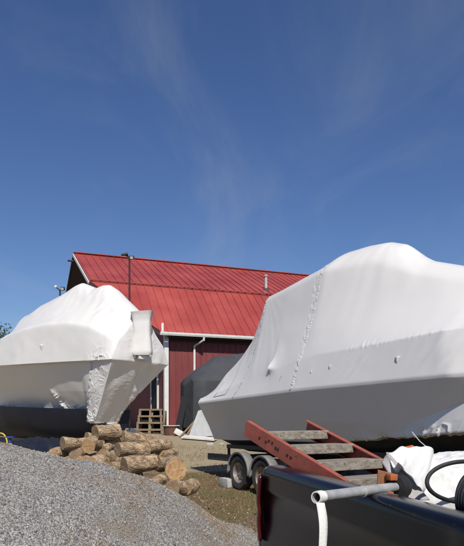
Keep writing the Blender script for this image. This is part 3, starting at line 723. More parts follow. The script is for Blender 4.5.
# rusty tub
tc_ = W(171,434,23.4); tz = ground_z(tc_.x,23.4)
tb = thing('tub', (tc_.x,23.4,tz), 'rusty brown tub with a pale rim beside the wooden steps', 'tub')
MB().lathe([(.001,.0),(.24,.0),(.31,.36),(.29,.36),(.23,.04),(.001,.04)], (tc_.x,23.4,tz), (0,0,1), 28).build('bowl', M_terra, tb)
MB().lathe([(.30,.355),(.35,.36),(.35,.385),(.29,.385)], (tc_.x,23.4,tz), (0,0,1), 28).build('rim', M_white, tb)
def board(name, pts, th, m, label, cat, **k):
    o = Vector(pts[0]); return MB().prism(pts, th).build(name, m, smooth=False, origin=o, label=label, cat=cat, **k)
gz = lambda p: Vector((p.x, p.y, ground_z(p.x,p.y)))
A = W(200,410,22.6); B = W(188,437,21.8); B.z = ground_z(B.x,B.y)+.02; D = Vector((A.x+.50, 22.4, ground_z(A.x,22.2)+.05))
board('plywood_sheet', [A+Vector((.03,0,0)), A+Vector((-.07,0,-.03)), B, D], Vector((.02,.05,.01)), M_shaded_white, 'tapering white sheet with its shade painted in as grey, leaning upright behind the stern of the right boat', 'sheet')
p1 = W(183,438,22.4); z1 = ground_z(p1.x,p1.y)+.01
board('flat_board', [(p1.x,21.6,ground_z(p1.x,21.6)+.05),(p1.x+1.2,20.8,ground_z(p1.x+1.2,20.8)+.05),(p1.x+1.32,21.2,ground_z(p1.x+1.3,21.2)+.06),(p1.x+.1,22.1,ground_z(p1.x,22.1)+.06)], Vector((0,0,.05)), M_white, 'long white board lying flat on the dirt in front of the leaning sheet', 'board')
p2 = W(179,431,22.9); z2 = ground_z(p2.x,22.9)
MB().box((p2.x,22.9,z2+.13),(.34,.3,.2),Matrix.Rotation(.5,3,'Y')).build('white_box', M_white, bevel=.01, origin=(p2.x,22.9,z2), label='small white box tipped over between the tub and the leaning sheet', cat='box')
for i, (x0,y0,x1,y1) in enumerate(((180,438,196,420),(186,439,199,416))):
    a = W(x0,y0,22.3); a.z = ground_z(a.x,a.y)+.02; b = W(x1,y1,23.3)
    MB().bar(a,b,.07,.04).build('timber_stick', M_wood2, smooth=False, origin=a, label=('weathered stick leaning at a low angle behind the white box','weathered stick leaning beside the edge of the leaning sheet')[i], cat='stick', group='sticks leaning by the barn')
# white plastic sack near the left boat
def sack(c, sx_, sy, sz0, name, m, label, cat, seed=0, parent=None):
    mb = MB(); rows = []
    for i in range(25):
        th = PI*i/24; r = []
        for k in range(36):
            a = 2*PI*k/36; d = Vector((math.sin(th)*math.cos(a), math.sin(th)*math.sin(a), math.cos(th)))
            q = 1+.22*noise.noise(d*1.7+Vector((seed,0,0)))+.10*(ridged(d*3,1,seed)-.5)
            r.append((c[0]+d.x*sx_*q, c[1]+d.y*sy*q, c[2]+max(d.z*q,-.75)*sz0))
        rows.append(r+[r[0]])
    mb.grid(np.array(rows)); return mb.build(name, m, parent, origin=c, label=label, cat=cat) if parent is None else mb.build(name, m, parent)
p3 = W(131,430,21); sack((p3.x,21,ground_z(p3.x,21)+.2), .28,.25,.26, 'plastic_sack', M_plastic, 'crumpled white plastic sack on the ground under the stern of the left boat', 'sack', 3)
# scattered scraps lying on the sandy strip
for i, (x_, y_, s_) in enumerate(((210,441,.10),(222,443,.08),(165,438,.07),(150,437,.06),(232,447,.07))):
    q = W(x_, y_, 20+i*.2); q.z = ground_z(q.x,q.y)+s_*.4
    MB().box(q,(s_*2.2,s_*1.4,s_*.8),rotz(i*1.1)@Matrix.Rotation(.2,3,'X')).build('stone', M_conc, bevel=.02, origin=q, label=['pale rock at the edge of the boat shadow left of the trailer','small rock on the sand under the right boat stern','small rock on the sand in front of the tub','small rock on the sand in front of the wooden steps','pale rock in the shadow beside the trailer fender'][i], cat='rock', group='rocks on the sand')

# blue jack stand and yellow rope by the left boat
j = W(10,446,16.2); jz = ground_z(j.x,16.2)
js = thing('jack_stand', (j.x,16.2,jz), 'small blue steel jack stand under the left boat bow', 'jack stand')
for a in (0,2.1,4.2): MB().tube([(j.x+.25*math.cos(a+.4),16.2+.25*math.sin(a+.4),jz),(j.x,16.2,jz+.48)], .025, 8).build('leg', M_blue, js)
MB().tube([(j.x,16.2,jz+.4),(j.x,16.2,jz+.72)], .035, 10).build('screw', M_blue, js)
MB().box((j.x,16.2,jz+.73),(.2,.2,.03)).build('pad', M_blue, js, smooth=False)
yr = W(4,440,16.5); MB().tube([(yr.x-.12+.35*math.cos(t)*.6, 16.5+.05*t, ground_z(yr.x,16.5)+.45+.35*math.sin(t)) for t in np.linspace(.2,3.6,16)], .02, 8).build('yellow_rope', M_yellow, origin=yr, label='yellow rope hanging in a loop beside the blue jack stand', cat='rope')
rows = []  # dark mound added to stand in for shade under the left boat
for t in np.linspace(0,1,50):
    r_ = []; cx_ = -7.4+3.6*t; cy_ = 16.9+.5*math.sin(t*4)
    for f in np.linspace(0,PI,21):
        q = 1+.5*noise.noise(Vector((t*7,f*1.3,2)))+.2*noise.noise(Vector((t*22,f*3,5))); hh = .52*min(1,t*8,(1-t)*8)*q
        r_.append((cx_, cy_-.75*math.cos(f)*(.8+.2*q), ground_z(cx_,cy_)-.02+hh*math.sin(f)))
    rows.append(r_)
MB().grid(np.array(rows)).build('shade_mound', M_navy, origin=(-5.6,17,.35), label='dark mound added as shade on the ground under the left boat', cat='shade_mound')
# navy tarped form added to darken the background behind the left boat
nb = W(20,425,27)
rows = []
for t in np.linspace(-5,4.4,40):
    r = []
    for f in np.linspace(0,PI,17):
        q = 1+.08*noise.noise(Vector((t,f*2,1))); r.append((nb.x+t, 27-1.3*math.cos(f)*q, .7+1.25*math.sin(f)**.7*q*min(1,(5.2-abs(t))/.8)))
    rows.append(r)
m = MB().grid(np.array(rows)); m.add(rows[0],[tuple(range(17))]); m.add(rows[-1],[tuple(range(17))])
m.build('added_tarp_boat', M_navy, origin=(nb.x,27,.85), label='low navy tarped boat added to darken the background below the left boat', cat='boat')

# ------------------------------------------------------------------ logs
LOGS = [ # face px x, y, distance, direction (x, y, z), length m, radius, dark face?, label
 (53,454,10.9,( .55,.8,.0),.35,.115,0,'short log with an orange face at the far left end of the pile'),
 (62,444,10.9,( .95,.25,.07),.46,.135,1,'upper left log lying level on the pile with its dark end facing left'),
 (73,456,10.7,( .35,.9,.05),.40,.125,1,'bark covered log under the upper left log'),
 (88,446,10.6,( .55,.8,.25),.36,.150,0,'round sawn log end left of the top log'),
 (96,434,10.8,( .93,.3,.12),.44,.165,1,'thick topmost log of the pile with ragged pale bark'),
 (82,461,10.5,( .4,.9,.05),.45,.115,0,'tan sawn log end low on the left of the pile'),
 (92,463,10.3,( .88,.45,-.02),.30,.140,0,'short pale split log standing low beside the tan log end'),
 (101,456,10.6,( .7,.6,-.25),.40,.12,1,'dark barked branch piece in the middle of the pile'),
 (108,467,10.1,( .93,.3,.02),.26,.125,0,'low tan log half buried behind the gravel crest'),
 (102,450,10.9,( .86,.35,.30),.52,.115,0,'long pale log slanting up to the right in mid pile'),
 (118,451,10.2,( .95,.28,.10),.56,.150,1,'large pale knotted log across the middle of the pile'),
 (122,437,11.2,( .93,.35,-.10),.50,.15,1,'dark barked log at the back of the pile'),
 (147,446,10.8,( .93,.36,-.05),.54,.135,0,'grey topped knotted log at the back right of the pile'),
 (124,467,10.0,( .97,.2,.05),.58,.168,1,'big rough barked log low in the middle of the pile'),
 (155,463,10.6,( .9,.4,-.02),.40,.155,1,'brown barked log behind the bright sawn end'),
 (175,469,10.0,(-.15,.98,.03),.46,.195,0,'bright orange sawn log end at the right of the pile'),
 (173,489,9.8,( .55,.8,-.02),.30,.15,1,'short barked log standing low at the right foot of the pile'),
 (186,489,10.2,( .3,.9,.0),.34,.155,1,'rough barked log at the far right foot of the pile'),
 (148,484,9.6,( .9,.4,.1),.34,.10,0,'thin reddish log piece just showing over the gravel'),
(66,462,10.9,( .7,.7,.05),.36,.10,0,'small pale round log second from the left end of the pile'),
 (78,450,11.1,( .6,.8,.0),.40,.11,0,'pale log set back between the upper left log and the round one'),
 (110,444,11.2,( .4,.9,.3),.40,.12,0,'tan log standing tilted behind the large knotted log'),
 (131,455,10.9,( .95,.3,-.1),.45,.11,0,'thin tan log wedged over the big rough log'),
 (138,437,11.4,( .9,.4,-.1),.40,.11,1,'slim dark log at the back top of the pile'),
 (160,452,11.0,( .8,.5,-.1),.36,.12,0,'tan log at the back right above the bright sawn end'),
 (99,467,10.3,( .5,.8,-.1),.34,.11,0,'small round tan log end near the gravel crest in mid pile'),
 (86,438,11.3,( .9,.3,.0),.34,.10,1,'slim bark covered log behind the round sawn end'),
 (112,484,9.9,( .9,.4,.0),.55,.17,1,'hidden bottom log under the middle of the pile'),
 (70,474,10.4,( .9,.4,.0),.6,.17,1,'hidden bottom log under the left of the pile'),
]
def make_log(i, px, py, d, dr, L, r, dark_end, label):
    c = W(px,py,d); dr = Vector(dr); dr = Vector((dr.x, dr.y+(.85 if i%3 == 0 and i < 19 else .45), dr.z*1.3+random.uniform(-.10,.12))).normalized(); zg = ground_z(c.x,c.y)
    if c.z-r < zg: c.z = zg+r*.97
    r *= .86; c0 = c; root = thing('log', (c.x, c.y, max(zg, c.z-r)), label, 'log', 'firewood logs piled behind the gravel')
    u = dr.cross(UP).normalized(); w = u.cross(dr); m = MB(); rows = []; NR = 15
    for k in range(NR):
        f = k/(NR-1); cen = c0+dr*(L*f)+u*(.03*math.sin(f*3+i))+w*(.02*math.sin(f*4+i*2)); row = []
        for a in np.linspace(0,2*PI,27)[:-1]:
            dd = u*math.cos(a)+w*math.sin(a)
            q = r*(1+.03*math.sin(f*5+i)-.08*f*(i%3)/2)*(1+.12*noise.noise(Vector((math.cos(a)*1.2,math.sin(a)*1.2,f*1.5+i*3)))+.07*noise.noise(Vector((math.cos(a)*3,math.sin(a)*3,f*3+i)))+.07*(ridged((math.cos(a)*5,math.sin(a)*5,f*1.2),1,i)-.5))
            row.append(tuple(cen+dd*q))
        rows.append(row+[row[0]])
    o = m.grid(np.array(rows)).build('bark', M_bark, root, ang=70)
    for e_, ring in ((0,rows[0]),(1,rows[-1])):
        ring = [Vector(q) for q in ring[:-1]]; cen = sum(ring,Vector())/26; vs = []; fs = []
        for rr in (1.0,.75,.5,.25): vs += [cen+(q-cen)*rr-(dr if not e_ else -dr)*(.004+.006*noise.noise(q*30)) for q in ring]
        vs.append(cen)
        for b in range(3):
            for k in range(26): fs.append((b*26+k,b*26+(k+1)%26,(b+1)*26+(k+1)%26,(b+1)*26+k))
        for k in range(26): fs.append((3*26+k,3*26+(k+1)%26,104))
        MB().add(vs,fs).build('cut_end', M_cut_dark if dark_end else M_cut, root)
for i, q in enumerate(LOGS): make_log(i, *q)

cn = 700; cxp = rng.normal(-1.2,1.5,cn); cyp = rng.normal(11.0,1.6,cn)
cpos = np.array([(a,b,max(ground_z(a,b), heap_full(a,b))+.012) for a,b in zip(cxp,cyp) if b > 8.3 and a < 1.5])
scatter_mesh('wood_chips', cpos, np.clip(rng.lognormal(-4.2,.4,len(cpos)),.006,.035), M_chip, 'leaf', kind='stuff', label='bark scraps and wood chips scattered round the log pile')
# ------------------------------------------------------------------ pickup truck
f_t = Vector((.249,-.968,0)).normalized(); r_t = Vector((.968,.249,0)).normalized(); T0 = Vector((.20,4.42,0))
def TK(u, v, z): q = T0+f_t*u+r_t*v; return Vector((q.x,q.y,z))
tk = thing('pickup_truck', TK(0,.9,0), 'black pickup truck in the right foreground with an open bed full of gear', 'pickup truck')
RAIL = 1.27; BW = 1.86
def side_panel(v0, sgn, name):           # outer bed side with a rolled rail, a shoulder and a wheel arch
    us = np.linspace(0,2.50,110)
    prof = [(.135,RAIL-.02),(.132,RAIL+.004),(.10,RAIL+.008),(.035,RAIL+.004),(.012,RAIL-.006),(.002,RAIL-.022),(-.003,RAIL-.06),(-.008,RAIL-.15),(-.010,RAIL-.165),(.004,RAIL-.185),(.006,RAIL-.30),(.004,RAIL-.39),(.0,RAIL-.44),(-.012,RAIL-.52),(-.01,RAIL-.62),(.01,RAIL-.74),(.04,RAIL-.82)]
    rows = []
    for u in us:
        r = []
        endk = max(0,1-u/.10)
        for v, z in prof:
            vv = v+.09*endk**2*(1 if v < .1 else 0)
            zc_ = z - .05*max(0,1-u/.16)**2*(1 if z > RAIL-.1 else 0)
            du = abs(u-1.35)
            if du < .46:
                za = .36+math.sqrt(max(0,.46**2-du**2))*.98
                if zc_ < za: zc_ = za; vv = v-.02
            r.append(tuple(TK(u, v0+sgn*vv, zc_)))
        rows.append(r)
    o = MB().grid(np.array(rows)).build(name, M_truck, tk, ang=60)
    return o
side_panel(0,1,'bed_side'); side_panel(BW,-1,'bed_side')
for v0, sgn in ((0,1),(BW,-1)):
    m = MB(); m.prism([TK(.02,v0+sgn*.125,RAIL-.005),TK(2.5,v0+sgn*.125,RAIL-.005),TK(2.5,v0+sgn*.125,.60),TK(.02,v0+sgn*.125,.60)], r_t*sgn*.02); m.build('inner_panel', M_bedliner, tk, smooth=False)
    m = MB().box(TK(1.35,v0+sgn*.24,.78),(.95,.22,.30),basis(f_t,r_t,UP)).build('wheel_well', M_bedliner, tk, bevel=.05)
MB().box(TK(1.27,BW/2,.62),(2.45,BW-.28,.04),basis(f_t,r_t,UP)).build('bed_floor', M_bedliner, tk, smooth=False)
MB().box(TK(2.48,BW/2,.93),(.05,BW-.28,.62),basis(f_t,r_t,UP)).build('bed_front', M_bedliner, tk, smooth=False)
tg = MB().box(TK(.0,BW/2,.945),(.06,BW-.30,.62),basis(f_t,r_t,UP)).build('tailgate', M_truck, tk, bevel=.02)
MB().box(TK(-.035,BW/2,1.02),(.02,.26,.10),basis(f_t,r_t,UP)).build('handle', M_black, tg, smooth=False)
# tail lamps wrap round the rear corners
for v0, sgn in ((0,1),(BW,-1)):
    rows = []
    for z in np.linspace(.74,1.20,22):
        k = (z-.74)/.46; w = .010*math.sin(PI*k)-.007*math.exp(-((k-.45)/.1)**2); r = []
        for t in np.linspace(0,1,12):
            a = t*PI/2; uu = -.035+(.0 if t > .0 else 0); r.append(tuple(TK(.15-.20*math.sin(a)-w, v0+sgn*(-.024-w+ .155*(1-math.cos(a))), z)))
        rows.append(r)
    lamp = MB().grid(np.array(rows)).build('tail_lamp', M_tail, tk); md = lamp.modifiers.new('t','SOLIDIFY'); md.thickness = -.02
    MB().box(TK(.02,v0+sgn*.06,.64),(.10,.12,.18),basis(f_t,r_t,UP)).build('corner_panel', M_truck, tk, bevel=.02)
    MB().box(TK(.03,v0+sgn*.075,.97),(.10,.12,.48),basis(f_t,r_t,UP)).build('lamp_housing', M_bedliner, tk, bevel=.02)
MB().box(TK(-.14,BW/2,.50),(.18,BW-.06,.20),basis(f_t,r_t,UP)).build('bumper', M_chrome, tk, bevel=.04)
# cab and bonnet (out of the photograph, to the right)
def slab(us, prof_fn, name, m):
    rows = [[tuple(TK(u, v, z)) for v, z in prof_fn(u)] for u in us]; mb = MB().grid(np.array(rows))
    mb.add(rows[0],[tuple(range(len(rows[0])))]); mb.add(rows[-1],[tuple(range(len(rows[0])))]); return mb.build(name, m, tk, ang=40)
def body_prof(top):
    def fn(u):
        zt_ = np.interp(u, *top); return [(.06,.42),(-.005,.6),(-.012,.95),(.02,zt_-.05),(.08,zt_),(BW-.08,zt_),(BW-.02,zt_-.05),(BW+.012,.95),(BW+.005,.6),(BW-.06,.42)]
    return fn
slab(np.linspace(2.53,4.35,12), body_prof(([2.5,4.4],[1.27,1.27])), 'cab_body', M_truck)
slab(np.linspace(4.36,5.75,14), body_prof(([4.3,5.3,5.75],[1.24,1.16,1.0])), 'bonnet', M_truck)
def gh(u):
    k0 = np.interp(u,[2.62,2.85,3.9,4.5],[1.3,1.84,1.84,1.3]); ins = np.interp(k0,[1.27,1.85],[.05,.24]); return [(.05,1.26),(ins,k0-.03),(ins+.06,k0),(BW-ins-.06,k0),(BW-ins,k0-.03),(BW-.05,1.26)]
slab(np.linspace(2.62,4.5,20), gh, 'greenhouse', M_glass)
def rf(u): ins = .26; return [(ins,1.83),(ins+.05,1.86),(BW-ins-.05,1.86),(BW-ins,1.83)]
slab(np.linspace(2.86,3.9,6), rf, 'roof', M_truck)
for u_ in (2.75,3.45,4.2): 
    for v_ in (.06,BW-.06): 
        vi = .20 if v_ < 1 else BW-.20
        MB().bar(TK(u_,v_,1.26),TK(u_+ (.1 if u_<3 else (-.25 if u_>4 else 0)),vi,1.83),.06,.05).build('pillar', M_truck, tk)
for u_ in (1.35,4.95):
    for v_, s_ in ((.12,-1),(BW-.12,1)):
        wheel(TK(u_,v_,.38), r_t*s_, .38,.25, tk, M_chrome)
MB().box(TK(2.5,BW/2,.50),(4.8,.9,.14),basis(f_t,r_t,UP)).build('chassis', M_frame, tk)
MB().box(TK(5.84,BW/2,.55),(.16,BW-.05,.22),basis(f_t,r_t,UP)).build('bumper', M_chrome, tk, bevel=.04)

# ------------------------------------------------------------------ red stair stringers with wooden treads in the bed
al = math.radians(30); tdir = Vector((math.cos(al),math.sin(al),0)); be = math.radians(17)
run = Vector((math.sin(al)*math.cos(be), -math.cos(al)*math.cos(be), -math.sin(be))); nrm = tdir.cross(run).normalized()
if nrm.z < 0: nrm = -nrm
P0 = Vector((.105,4.70,1.53)); SL = 1.55; SW = .60
stt = thing('stair_frame', P0+run*.7+tdir*.3-UP*.3, 'red steel stair section with grey wooden treads sloping into the truck bed', 'stair')
for o_ in (0, SW):
    a = P0+tdir*o_; b = a+run*SL; s_ = stt
    st_ = MB(); st_.bar(a,b,.008,.125,up=nrm)
    sg = 1 if o_ == 0 else -1
    st_.bar(a+nrm*.0585-tdir*sg*-.018, b+nrm*.0585+tdir*sg*.018, .036,.008,up=nrm); st_.bar(a-nrm*.0585+tdir*sg*.018, b-nrm*.0585+tdir*sg*.018, .036,.008,up=nrm)
    o = st_.build('stringer', M_redst, s_, smooth=False)
    if o_ == 0:
        bm_ = MB()
        for k in (.30,.42,.47,.53,.60,.64,.80,.86): bm_.box(a+run*k*.75-tdir*.006+nrm*(.02 if int(k*100)%2 else .0),(.022,.004,.012),basis(run,tdir,nrm))
        bm_.build('bolt_heads', M_dark, o, smooth=False)
for i, k in enumerate((.21,.52,.84,1.14)):
    c = P0+run*k+tdir*SW/2-nrm*.012
    R = basis(tdir,(tdir.cross(UP)).normalized()*-1,UP)
    ty = Vector((tdir.y,-tdir.x,0))
    MB().box(c+UP*.02,(SW-.03,.215,.066),basis(tdir,-ty,UP)@Matrix.Rotation(-.02,3,'X')).build('tread', M_wood, stt, smooth=False, bevel=.006)
    if i > 0: MB().box(c-UP*.10+ty*.02,(SW-.05,.035,.05),basis(tdir,-ty,UP)).build('tread_brace', M_wood, stt, smooth=False, bevel=.004)

# ------------------------------------------------------------------ pipe, strap, wood block
pa = Vector((.352,2.50,1.298)); pb = Vector((.835,3.01,1.28)); pd = (pb-pa).normalized()
pp = thing('steel_pipe', pa, 'grey galvanised pipe resting across the truck bed rail with white tape on its open end', 'pipe')
m = MB(); q = [(.020,.0),(.024,.0),(.024,(pb-pa).length),(.020,(pb-pa).length),(.020,0)]
m.lathe(q, pa, pd, 28).build('tube', M_galv, pp)
MB().lathe([(.0205,-.003),(.0255,-.003),(.0255,.045),(.0240,.046)], pa, pd, 28).build('tape', M_strap, pp)
MB().lathe([(.0242,.36),(.027,.36),(.027,.37),(.0242,.37)], pa, pd, 20).build('tape', M_galv, pp)
MB().add([pa+pd*.03+Vector((.02*math.cos(t),0,.02*math.sin(t))) for t in np.linspace(0,2*PI,16)[:-1]], [tuple(range(15))]).build('dark_bore', M_dark, pp)
# hanging strap
rows = []; sx0 = pa+pd*.02
for k in np.linspace(0,1,40):
    z = -.02-.62*k; x = .0+.035*k+.006*math.sin(k*13)+.0; y = -.026-.02*math.sin(k*5); tw = .35*math.sin(k*9)+.1
    c = sx0+Vector((x,y,z)); w_ = .0175+.003*math.sin(k*11)
    rows.append([tuple(c+Vector((math.cos(tw),math.sin(tw),0))*w_*s_) for s_ in (-1,-.3,.3,1)])
o = MB().grid(np.array(rows)); o.lathe([(.0262,-.014),(.0275,-.014),(.0275,.014),(.0262,.014)], sx0, pd, 20)
o = o.build('white_strap', M_strap, origin=sx0, label='white webbing strap looped round the pipe end and hanging down the truck side', cat='strap'); md = o.modifiers.new('t','SOLIDIFY'); md.thickness = .002
# black end fitting and the wood blocks round the pipe
MB().lathe([(.03,-.04),(.055,-.04),(.06,0),(.06,.03),(.045,.05),(.03,.05),(.03,-.04)], pb, pd, 28).build('pipe_coupling', M_black, origin=pb, label='black rubber coupling on the far end of the grey pipe', cat='coupling')
wb_ = thing('wooden_bracket', W(385,485,2.98), 'brown wooden bracket block upright beside the pipe against the white sheeting', 'bracket')
c = W(382,483,3.00)
MB().prism([W(378,470.5,3.0),W(394,474.5,3.0),W(393,480,3.0),W(387,481,3.0),W(383,489,3.0),W(377,489,3.0)], Vector((.01,.05,0))).build('board', M_brownwood, wb_, smooth=False)
MB().box(W(391.5,477,2.97),(.040,.05,.030),rotz(.3)).build('block', M_orange, wb_, bevel=.003)
MB().box(W(389.5,496,2.90),(.024,.04,.040),rotz(.3)).build('block', M_orange, wb_, bevel=.003)
# orange hook beyond the bundle
q = W(412,450,3.75)
MB().tube([q+Vector((-.04,0,-.05)),q+Vector((-.035,0,.015)),q+Vector((0,0,.02)),q+Vector((.035,0,.0)),q+Vector((.03,0,-.05))], .012, 8).build('orange_hook', M_orange, origin=q, label='small orange hook poking up behind the white sheeting', cat='hook')

# ------------------------------------------------------------------ bundle of white sheeting with hose loops
bc = Vector((1.27,3.42,1.02)); bnd = thing('plastic_bundle', (bc.x,bc.y,.66), 'bundle of crumpled white plastic sheeting heaped in the truck bed', 'bundle')
rows = []
for i in range(90):
    th = PI*i/89; r = []
    for k in range(140):
        a = 2*PI*k/140; d = Vector((math.sin(th)*math.cos(a), math.sin(th)*math.sin(a), math.cos(th)))
        q = .96+.10*noise.noise(d*1.4+Vector((5,0,2)))
        q += .028*(ridged((d.x*2.2+d.z*1.2,d.y*2,d.z*4.2),1,2)-.5)+.016*(ridged((d.x*5+d.z*3,d.y*4,d.z*9),1,7)-.5)+.012*noise.noise(d*16)
        sxp = 1/(max(abs(d.x)**2.6+abs(d.y)**2.6+abs(d.z)**2.6,1e-6))**(1/2.6)*.88
        x, y, z = d.x*.52*q*sxp, d.y*.36*q*sxp, d.z*.49*q*sxp
        z -= .10*max(0,-x/.47)**2*(1 if z > 0 else 0)*1.6
        r.append((bc.x+x, bc.y+y, bc.z+z))
    rows.append(r+[r[0]])
MB().grid(np.array(rows)).build('sheeting', M_plastic, bnd, ang=60)
# fold that drapes over the left part
rows = []
for u in np.linspace(0,1,40):
    r = []
    for v in np.linspace(0,1,40):
        top = W(386+u*62, 453-7*math.sin(u*2.6), 3.25+.12*u*u); bot = W(398+u*32, 462+u*38, 3.02+.03*u)
        q = top*(1-v)+bot*v; q.y += .22*float(sm(.72,1,u)); q.z += .012*noise.noise(Vector((u*5,v*2,1))) - .07*float(sm(.62,1,u))*(1-v)-.05*math.sin(PI*v)+.018*math.sin(u*17+v*5)*math.sin(PI*min(1,v*1.1))+.02*noise.noise(Vector((u*6,v*3,4)))
        r.append(tuple(q))
    rows.append(r)
o = MB().grid(np.array(rows)).build('draped_fold', M_plastic, bnd, ang=70); md = o.modifiers.new('t','SOLIDIFY'); md.thickness = .004
rows = []
for u in np.linspace(0,1,24):
    a = W(386-7*u, 453+3*u, 3.22); b = W(397+u*28, 463+u*38, 3.04); r = []
    for v in np.linspace(0,1,16):
        p_ = W(380+v*6, 466-13*v, 3.15)*(1-u)+W(395+v*30,500+v*2,3.05)*u
        q = W(381,462,3.2)*(1-u)*(1-v)+W(388,452,3.2)*(1-u)*v+W(404,500,3.0)*u*(1-v)+W(430,500,3.03)*u*v
        q.y += .02*noise.noise(Vector((u*3,v*3,8))); r.append(tuple(q))
    rows.append(r)
M_shaded_sheet = mat('shaded_white_fabric', (.30,.28,.27), .7, col2=(.36,.34,.33), scale=4, bump=.3, bscale=20)  # grey colour paints the shaded side of the white sheeting
o = MB().grid(np.array(rows)).build('shaded_side', M_shaded_sheet, bnd, ang=70); md = o.modifiers.new('t','SOLIDIFY'); md.thickness = .004
# hose: hoop in front of the sheeting, then a hanging coil
def hoop(cx, cy, rx, ry, d, r, t0, t1, n=60, wob=0):
    pts = []
    for t in np.linspace(t0,t1,n):
        q = W(cx+rx*math.cos(t), cy-ry*math.sin(t), d+.05*math.cos(t)+wob*math.sin(3*t)); pts.append(q)
    return pts
MB().tube(hoop(466,482,39,20.5,2.93,.0,.0,2*PI,80,.01)[:-1], .0105, 10, closed=True).build('hose_loop', M_black, origin=W(466,502,2.93), label='single hoop of black hose leaning on the white sheeting', cat='hose')
hr = thing('hose_coil', W(476,515,2.75), 'thick coil of black hose at the right edge of the truck bed', 'hose')
for k in range(5):
    MB().tube(hoop(478+k*1.1,500+(k%2),21-k*1.6,29-k*2.2,2.72-.018*k,.011,0,2*PI,60,.01)[:-1], .0105, 10, closed=True).build('loop', M_black, hr)
# thin tie-down line from the wrap hem
pA = W(412,432,8.3); pB = W(430,450,6.5)
MB().tube([pA,(pA+pB)/2+Vector((0,0,-.02)),pB], .006, 6).build('tie_line', M_strap, origin=pB, label='thin pale line running down from the hem of the right boat wrap', cat='rope')

# ------------------------------------------------------------------ trees
def tree(x, y, h, wd, m, label, seed, n=11000, conic=False, leaf=.16):
    z0 = ground_z(x,y); r = thing('tree', (x,y,z0), label, 'tree', 'trees beyond the yard'); rs = np.random.default_rng(seed)
    tr_ = MB(); top = Vector((x+rs.normal(0,.3),y,z0+h*.85))
    tr_.tube([(x,y,z0-.2),(x+.1,y,z0+h*.3),(x-.05,y,z0+h*.6),top],[h*.028,h*.02,h*.012,.03],8)
    tips = []
    for i in range(26):
        f = rs.uniform(.25,.92); a = rs.uniform(0,2*PI); rad = wd*(1-f*.95 if conic else math.sin(PI*min(.95,f*.75+.2)))*rs.uniform(.5,1)
        b = Vector((x+rad*math.cos(a), y+rad*math.sin(a), z0+h*(f+ (.0 if conic else .07)))); tr_.tube([(x,y,z0+h*f*.85),b],[h*.008,.02],5); tips.append(b)
    tr_.build('trunk', M_trunk, r)
    P_ = []
    per = n//len(tips)
    for b in tips:
        s_ = wd*.26*rs.uniform(.6,1.2); P_.append(rs.normal(0,1,(per,3))*[s_,s_,s_*.7]+np.array(b))
    P_ = np.concatenate(P_)-np.array([x,y,z0])
    scatter_mesh('crown', P_, rs.uniform(leaf*.6,leaf*1.3,len(P_)), m, 'leaf', parent=r)
tree(-25.2,61,9.2,3.0,M_leafg,'tall green leafed tree showing at the left edge beyond the boat',1)
tree(-22.0,57,6.9,2.4,M_leafo,'orange autumn tree low at the left edge behind the boat bow',2)
tree(-28,56,8.5,3,M_leafg,'green tree just outside the left edge beyond the boat',3)
for i,(x_,y_,h_) in enumerate(((-19.5,66,6.0),(-16,63,5.4),(-12.5,67,6.0),(-31,66,9))):
    tree(x_,y_,h_,2.2,M_leafd,['dark conifer behind the navy tarp, leftmost of the row','dark conifer behind the navy tarp in mid row','dark conifer beside the end of the barn','dark conifer far out to the left of the yard'][i],10+i,conic=True,n=3600)
scp = np.array([(rng.uniform(-60,-8), rng.uniform(70,80), 0) for _ in range(9000)]); scp[:,2] = .8+np.abs(rng.normal(0,1.6,9000))
scatter_mesh('undergrowth', scp, rng.uniform(.2,.5,9000), M_leafd, 'leaf', kind='stuff', label='dark undergrowth along the far edge of the yard')

# ------------------------------------------------------------------ light, sky, camera
scn = bpy.context.scene
sun_az = Vector((.19,-.982,0)).normalized(); EL = math.radians(47)
S_ = Vector((sun_az.x*math.cos(EL), sun_az.y*math.cos(EL), math.sin(EL)))
sl = bpy.data.lights.new('sun','SUN'); sl.energy = 5.0; sl.angle = math.radians(.53); sl.color = (1,.95,.87)
so = bpy.data.objects.new('sun', sl); C.objects.link(so); so.rotation_euler = S_.to_track_quat('Z','Y').to_euler(); so.location = (0,-5,30)
w = bpy.data.worlds.new('World'); scn.world = w; w.use_nodes = True; nt = w.node_tree; N = nt.nodes; L = nt.links
bg = N['Background']; sky = N.new('ShaderNodeTexSky'); sky.sky_type = 'NISHITA'; sky.sun_disc = False
sky.sun_elevation = EL; sky.sun_rotation = math.atan2(sun_az.x, sun_az.y); sky.air_density = 1.0; sky.dust_density = .6; sky.ozone_density = 5.5; sky.altitude = 50
bg.inputs['Strength'].default_value = .068
tc = N.new('ShaderNodeTexCoord'); sx = N.new('ShaderNodeSeparateXYZ'); L.new(tc.outputs['Generated'], sx.inputs[0])
mz = N.new('ShaderNodeMath'); mz.operation = 'ADD'; mz.inputs[1].default_value = .18; L.new(sx.outputs['Z'], mz.inputs[0])
dx = N.new('ShaderNodeMath'); dx.operation = 'DIVIDE'; L.new(sx.outputs['X'], dx.inputs[0]); L.new(mz.outputs[0], dx.inputs[1])
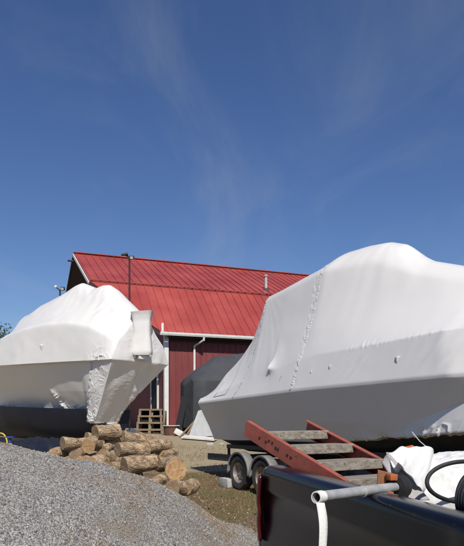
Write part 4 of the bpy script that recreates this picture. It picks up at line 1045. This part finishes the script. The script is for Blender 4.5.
dy = N.new('ShaderNodeMath'); dy.operation = 'DIVIDE'; L.new(sx.outputs['Y'], dy.inputs[0]); L.new(mz.outputs[0], dy.inputs[1])
cx = N.new('ShaderNodeCombineXYZ'); L.new(dx.outputs[0], cx.inputs[0]); L.new(dy.outputs[0], cx.inputs[1])
mp = N.new('ShaderNodeMapping'); mp.inputs['Rotation'].default_value = (0,0,.35); mp.inputs['Scale'].default_value = (1.9,.8,1); mp.inputs['Location'].default_value = (3.36,1.79,0); L.new(cx.outputs[0], mp.inputs['Vector'])
n1 = N.new('ShaderNodeTexNoise'); n1.inputs['Scale'].default_value = 1.3; n1.inputs['Detail'].default_value = 9; n1.inputs['Roughness'].default_value = .58; n1.inputs['Distortion'].default_value = .7
L.new(mp.outputs[0], n1.inputs['Vector'])
r1 = N.new('ShaderNodeMapRange'); r1.inputs['From Min'].default_value = .42; r1.inputs['From Max'].default_value = .80; r1.inputs['To Max'].default_value = .20; r1.interpolation_type = 'SMOOTHSTEP'
L.new(n1.outputs['Fac'], r1.inputs['Value'])
mx = N.new('ShaderNodeMixRGB'); mx.inputs[2].default_value = (6.5,7.0,7.8,1); L.new(r1.outputs[0], mx.inputs[0]); hs = N.new('ShaderNodeHueSaturation'); hs.inputs['Saturation'].default_value = 1.10; hs.inputs['Hue'].default_value = .510; hs.inputs['Value'].default_value = 1.42; L.new(sky.outputs[0], hs.inputs['Color']); L.new(hs.outputs[0], mx.inputs[1]); L.new(mx.outputs[0], bg.inputs['Color'])

cam = bpy.data.cameras.new('camera'); cam.sensor_fit = 'HORIZONTAL'; cam.sensor_width = 36; cam.lens = 600/464*36; cam.shift_y = 140/464; cam.clip_end = 3000; cam.clip_start = .05
co_ = bpy.data.objects.new('camera', cam); C.objects.link(co_); co_.location = (0,0,EYE); co_.rotation_euler = (PI/2,0,0); scn.camera = co_
scn.render.resolution_x = 870; scn.render.resolution_y = 1024
vs = scn.view_settings; vs.view_transform = 'Standard'; vs.look = 'None'; vs.exposure = -.05; vs.gamma = 1; vs.use_curve_mapping = False
